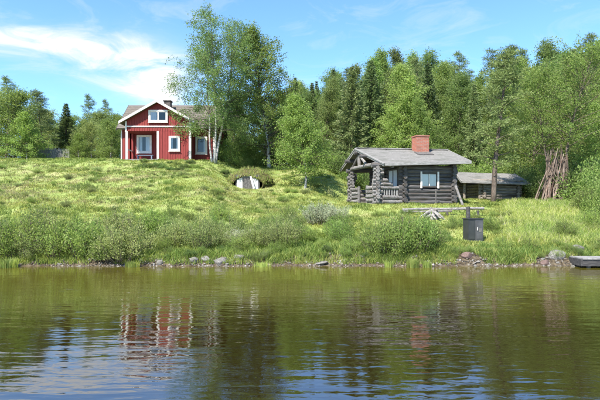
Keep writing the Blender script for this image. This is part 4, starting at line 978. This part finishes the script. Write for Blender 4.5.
# --- grass and heather: blades far beyond counting
NOGO = [(-13.9,-6.4,36.75,43.2,0)]
def grass_ok(x, y):
    ok = ~((x > -13.95) & (x < -6.4) & (y > 38.2) & (y < 43)) & ~((x > -13.0) & (x < -8.0) & (y > 36.85) & (y < 40))
    u = (x-CAB_O.x)*math.cos(CAB_A)+(y-CAB_O.y)*math.sin(CAB_A); v = -(x-CAB_O.x)*math.sin(CAB_A)+(y-CAB_O.y)*math.cos(CAB_A)
    ok &= ~((u > -.25) & (u < 4.6) & (v > -.25) & (v < 4.5))
    ok &= ~((x > 10.5) & (x < 14.6) & (y > 32.4) & (y < 35.4)); ok &= ~((x > 4.3) & (x < 5.0) & False)
    ok &= ~((np.abs(x-bx.x) < .42) & (y > 18.3) & (y < 19.25)); ok &= ~((np.abs(x-K_O.x) < .75) & (y > 30.35) & (y < 31.2))
    return ok
def blades(name, n_t, per, hfun, region, wfac=1.0, seed=1, label=None, cat='grass', spread=.10):
    r_ = np.random.default_rng(seed); (D0, D1, p0, p1) = region
    D = D0*(D1/D0)**(r_.random(n_t)**1.0); p = r_.uniform(p0, p1, n_t); x = (p-300)/FPX*D
    x = np.repeat(x, per)+r_.normal(size=n_t*per)*spread; y = np.repeat(D, per)+r_.normal(size=n_t*per)*spread
    ok = grass_ok(x, y) & (y > 15.78+shore_off(x)+(.8+.9*sstep(330,440,300+FPX*x/y))*np.clip(vnoise(x,0*y,.9,61)-.42,0,1)); x = x[ok]; y = y[ok]; n = len(x); z = height(x, y)
    keep = z > .035; x, y, z = x[keep], y[keep], z[keep]; n = len(x)
    h, c = hfun(x, y, r_)
    a = r_.uniform(0, 2*math.pi, n); lean = r_.uniform(.2, 1.1, n)*h; w = (.008+.006*r_.random(n))*wfac*(1+.03*(y-16))
    sx, sy = np.cos(a), np.sin(a); la = a+r_.uniform(-1.2,1.2,n)+1.57; lx, ly = np.cos(la)*lean, np.sin(la)*lean
    b0 = np.stack([x-sx*w, y-sy*w, z-.02], 1); b1 = np.stack([x+sx*w, y+sy*w, z-.02], 1)
    m0 = np.stack([x-sx*w*.75+lx*.35, y-sy*w*.75+ly*.35, z+h*.6], 1); m1 = np.stack([x+sx*w*.75+lx*.35, y+sy*w*.75+ly*.35, z+h*.6], 1)
    t = np.stack([x+lx, y+ly, z+h], 1)
    V = np.stack([b0,b1,m0,m1,t], 1).reshape(-1,3); o5 = (np.arange(n)*5)[:,None]
    F3 = np.concatenate([o5+np.array([[0,1,3]]), o5+np.array([[0,3,2]]), o5+np.array([[2,3,4]])], 1).reshape(-1,3)
    me_ = np_mesh(name, V, F3, np.repeat(c, 5, 0)); o_ = link(name, me_, M['grass']); return tag(o_, label, cat, None, 'stuff')
cY, cG, cS, cB, cD = (np.array(v) for v in ((.262,.296,.080), (.165,.232,.054), (.34,.315,.175), (.24,.18,.12), (.10,.17,.036)))
def mixc(a, b, t): return a[None]*(1-t[:,None])+b[None]*t[:,None]
def meadow(x, y, r_):
    p = 300+FPX*x/y; left = 1-sstep(230, 330, p)
    n1 = fbm(x, y, 2.6, 11); n2 = fbm(x, y, 1.1, 21); n3 = fbm(x, y, 5.0, 31)
    c = mixc(cY, cG, np.clip((n1-.42)*3.2+r_.normal(size=len(x))*.15, 0, 1))
    hill = left*sstep(21, 24, y)*(1-sstep(33,36,y))
    tS = np.clip((n2-.46)*5, 0, 1)*(.15+.50*hill)*(r_.random(len(x)) < .7); c = c*(1-tS[:,None])+cS[None]*tS[:,None]
    tB = np.clip((n3-.52)*7, 0, 1)*hill*.55*(r_.random(len(x)) < .5); c = c*(1-tB[:,None])+cB[None]*tB[:,None]
    near = 1-sstep(17, 21, y); tD = near*np.clip((n1-.36)*3, 0, .8); c = c*(1-tD[:,None])+cG[None]*tD[:,None]
    h = .72*(.04+.09*fbm(x, y, 1.6, 41)+.06*np.clip((fbm(x,y,.9,45)-.5)*6,0,1)+.03*near+.03*sstep(35,38,y))*r_.uniform(.6,1.35,len(x))
    cl = np.clip((fbm(x,y,.75,45)-.54)*9, 0, 1); h = h*(1+.7*cl); tc_ = cl*(.35+.5*vnoise(x,y,4.0,71)); c = c*(1-tc_[:,None])+cD[None]*tc_[:,None]
    return h, c*r_.uniform(.82,1.18,(len(x),1))
blades('meadow_grass', 26000, 12, meadow, (15.9, 48, -25, 625), 1.05, 1, 'yellow green grass covering the meadow slope and bank')
def tall(x, y, r_):
    n1 = fbm(x, y, 2.0, 51); c = mixc(cY*1.05, cG, np.clip((n1-.4)*3, 0, 1)); s = r_.random(len(x)) < .18; c[s] = cS
    return r_.uniform(.12,.34,len(x)), c*r_.uniform(.85,1.15,(len(x),1))
blades('tall_meadow_grass', 2000, 14, tall, (18, 28, 505, 615), .7, 2, 'tall seeding grass in front of the shed and pole bundle')
blades('bank_grass', 2200, 12, lambda x, y, r_: (r_.uniform(.06,.26,len(x))*(.5+fbm(x,y,.8,81)), mixc(cD, cY, np.clip(fbm(x,y,1.2,83)*1.6-.4+r_.normal(size=len(x))*.25,0,1))), (15.8, 17.4, -20, 620), .8, 3, 'lush grass hanging over the eroded bank')

# sedge tussocks standing in the shallow water
rt = np.random.default_rng(9)
def tussock(px, D, hgt, w, n, label):
    x0, y0 = at(px, D); n_ = n; a = rt.uniform(0,6.28,n_); rr = w*np.sqrt(rt.random(n_)); x = np.cos(a)*rr; y = np.sin(a)*rr; h = hgt*rt.uniform(.5,1.1,n_); ww = .012
    la = a+rt.normal(size=n_)*.5; l = h*rt.uniform(.1,.55,n_); z = np.full(n_, -.25)
    V = np.stack([np.stack([x-ww*np.sin(a), y+ww*np.cos(a), z],1), np.stack([x+ww*np.sin(a), y-ww*np.cos(a), z],1), np.stack([x+np.cos(la)*l*.4-ww*.7*np.sin(a), y+np.sin(la)*l*.4+ww*.7*np.cos(a), h*.6],1), np.stack([x+np.cos(la)*l*.4+ww*.7*np.sin(a), y+np.sin(la)*l*.4-ww*.7*np.cos(a), h*.6],1), np.stack([x+np.cos(la)*l, y+np.sin(la)*l, h],1)],1).reshape(-1,3)
    o5 = (np.arange(n_)*5)[:,None]; F3 = np.concatenate([o5+np.array([[0,1,3]]), o5+np.array([[0,3,2]]), o5+np.array([[2,3,4]])],1).reshape(-1,3)
    c = mixc(cG, cY, rt.random(n_))*rt.uniform(.85,1.15,(n_,1)); me_ = np_mesh('sedge_tussock', V, F3, np.repeat(c,5,0))
    o_ = link('sedge_tussock', me_, M['grass'], None, (x0, y0, 0)); tag(o_, label, 'tussock', 'sedge tussocks in the shallows')
tussock(389, 15.55, .22, .13, 130, 'small sedge tussock left of two in the water below the shrub clump')
tussock(413, 15.5, .30, .20, 240, 'largest sedge tussock in the water below the shrub clump')
tussock(427, 15.55, .22, .14, 130, 'small sedge tussock right of the largest one in the water')
tussock(8, 15.5, .30, .28, 240, 'sedge tussock in the water at the left edge')
tussock(132, 15.65, .2, .22, 140, 'thin sedge tussock at the waterline below the left shrubs')
tussock(262, 15.7, .16, .3, 140, 'low sedge tussock at the waterline below the root cellar')

# grass on the cellar mound
pts = [bpy.data.objects['earth_mound'].data.vertices[i].co for i in range((nu+1)*(nv+1))]
rg = np.random.default_rng(77); V = []; Cc = []; 
for q in range(4200):
    p = pts[rg.integers(len(pts))]
    if p.z < .25: continue
    p = np.array(p)+rg.normal(size=3)*np.array([.07,.07,0.01]); h = rg.uniform(.08,.24); a = rg.uniform(0,6.28); w = .016; lx, ly = rg.normal(size=2)*.08
    V += [(p[0]-w*math.cos(a), p[1]-w*math.sin(a), p[2]-.02), (p[0]+w*math.cos(a), p[1]+w*math.sin(a), p[2]-.02), (p[0]+lx, p[1]+ly, p[2]+h)]
    c = (cY if rg.random() < .45 else cG if rg.random() < .6 else cB)*rg.uniform(.8,1.2); Cc += [c]*3
me_ = np_mesh('mound_grass', np.array(V), np.arange(len(V)).reshape(-1,3), np.array(Cc)); o_ = link('mound_grass', me_, M['grass'], K); o_['kind'] = 'stuff'

# ------------------------------------------------------------------ pole bundle around the tree
PX, PD = 555.5, 30.3
pc = Vector((*at(PX, PD), 0)); rp = random.Random(31)
for k in range(66):
    a = rp.uniform(0, 2*math.pi); rr = rp.uniform(.5, 1.0) if k < 44 else rp.uniform(.9, 1.3)
    fx, fy = pc.x+math.cos(a)*rr, pc.y+math.sin(a)*rr; a2 = a+rp.uniform(-1.9,1.9); rt_ = rp.uniform(.2,.72); L_ = rp.uniform(2.3, 3.5) if k < 46 else rp.uniform(1.2,2.0)
    base = Vector((fx, fy, hz(fx,fy)-.03)); top = Vector((pc.x+math.cos(a2)*rt_, pc.y+math.sin(a2)*rt_, base.z+L_)); d = top-base
    mid = d*.5+Vector((rp.uniform(-.06,.06), rp.uniform(-.06,.06), 0))
    mb = MB().tube([(0,0,0), d*.25+mid*.0+Vector((rp.uniform(-.03,.03),0,0)), mid, d], [.05,.045,.038,.022], 6, jit=.1, rnd=rp)
    if rp.random() < .5: q = d*rp.uniform(.45,.75); mb.tube([q, q+Vector((rp.uniform(-.25,.25), rp.uniform(-.25,.25), .3))], [.018,.006], 4)
    o_ = mb.build('leaning_pole', M['pole'], loc=base); tag(o_, 'grey brown pole stacked upright in the bundle around the leafy tree', 'pole', 'poles stacked around the tree')

# ------------------------------------------------------------------ grey fence far left
x0, _ = at(37, 44.5); x1, _ = at(69, 44.5)
Fz = hz((x0+x1)/2, 44.5)
FN = empty('board_fence', (x0, 44.5, Fz), R(2), 'weathered grey board fence at the far left edge of the meadow', 'fence')
n = 20; stp = (x1-x0)/n
for k in range(n):
    h = rp.uniform(.92,1.04); MB().box(k*stp, k*stp+stp*.86, -.02, .005, -.1, h).build('board', M['greyboard'], FN)
for z in (.3, .75): MB().box(-.05, x1-x0+.05, .007, .05, z, z+.08).build('rail', M['greyboard'], FN)
for k in range(4): MB().box(k*(x1-x0)/3-.04, k*(x1-x0)/3+.04, .052, .13, -.3, .98).build('post', M['greyboard'], FN)
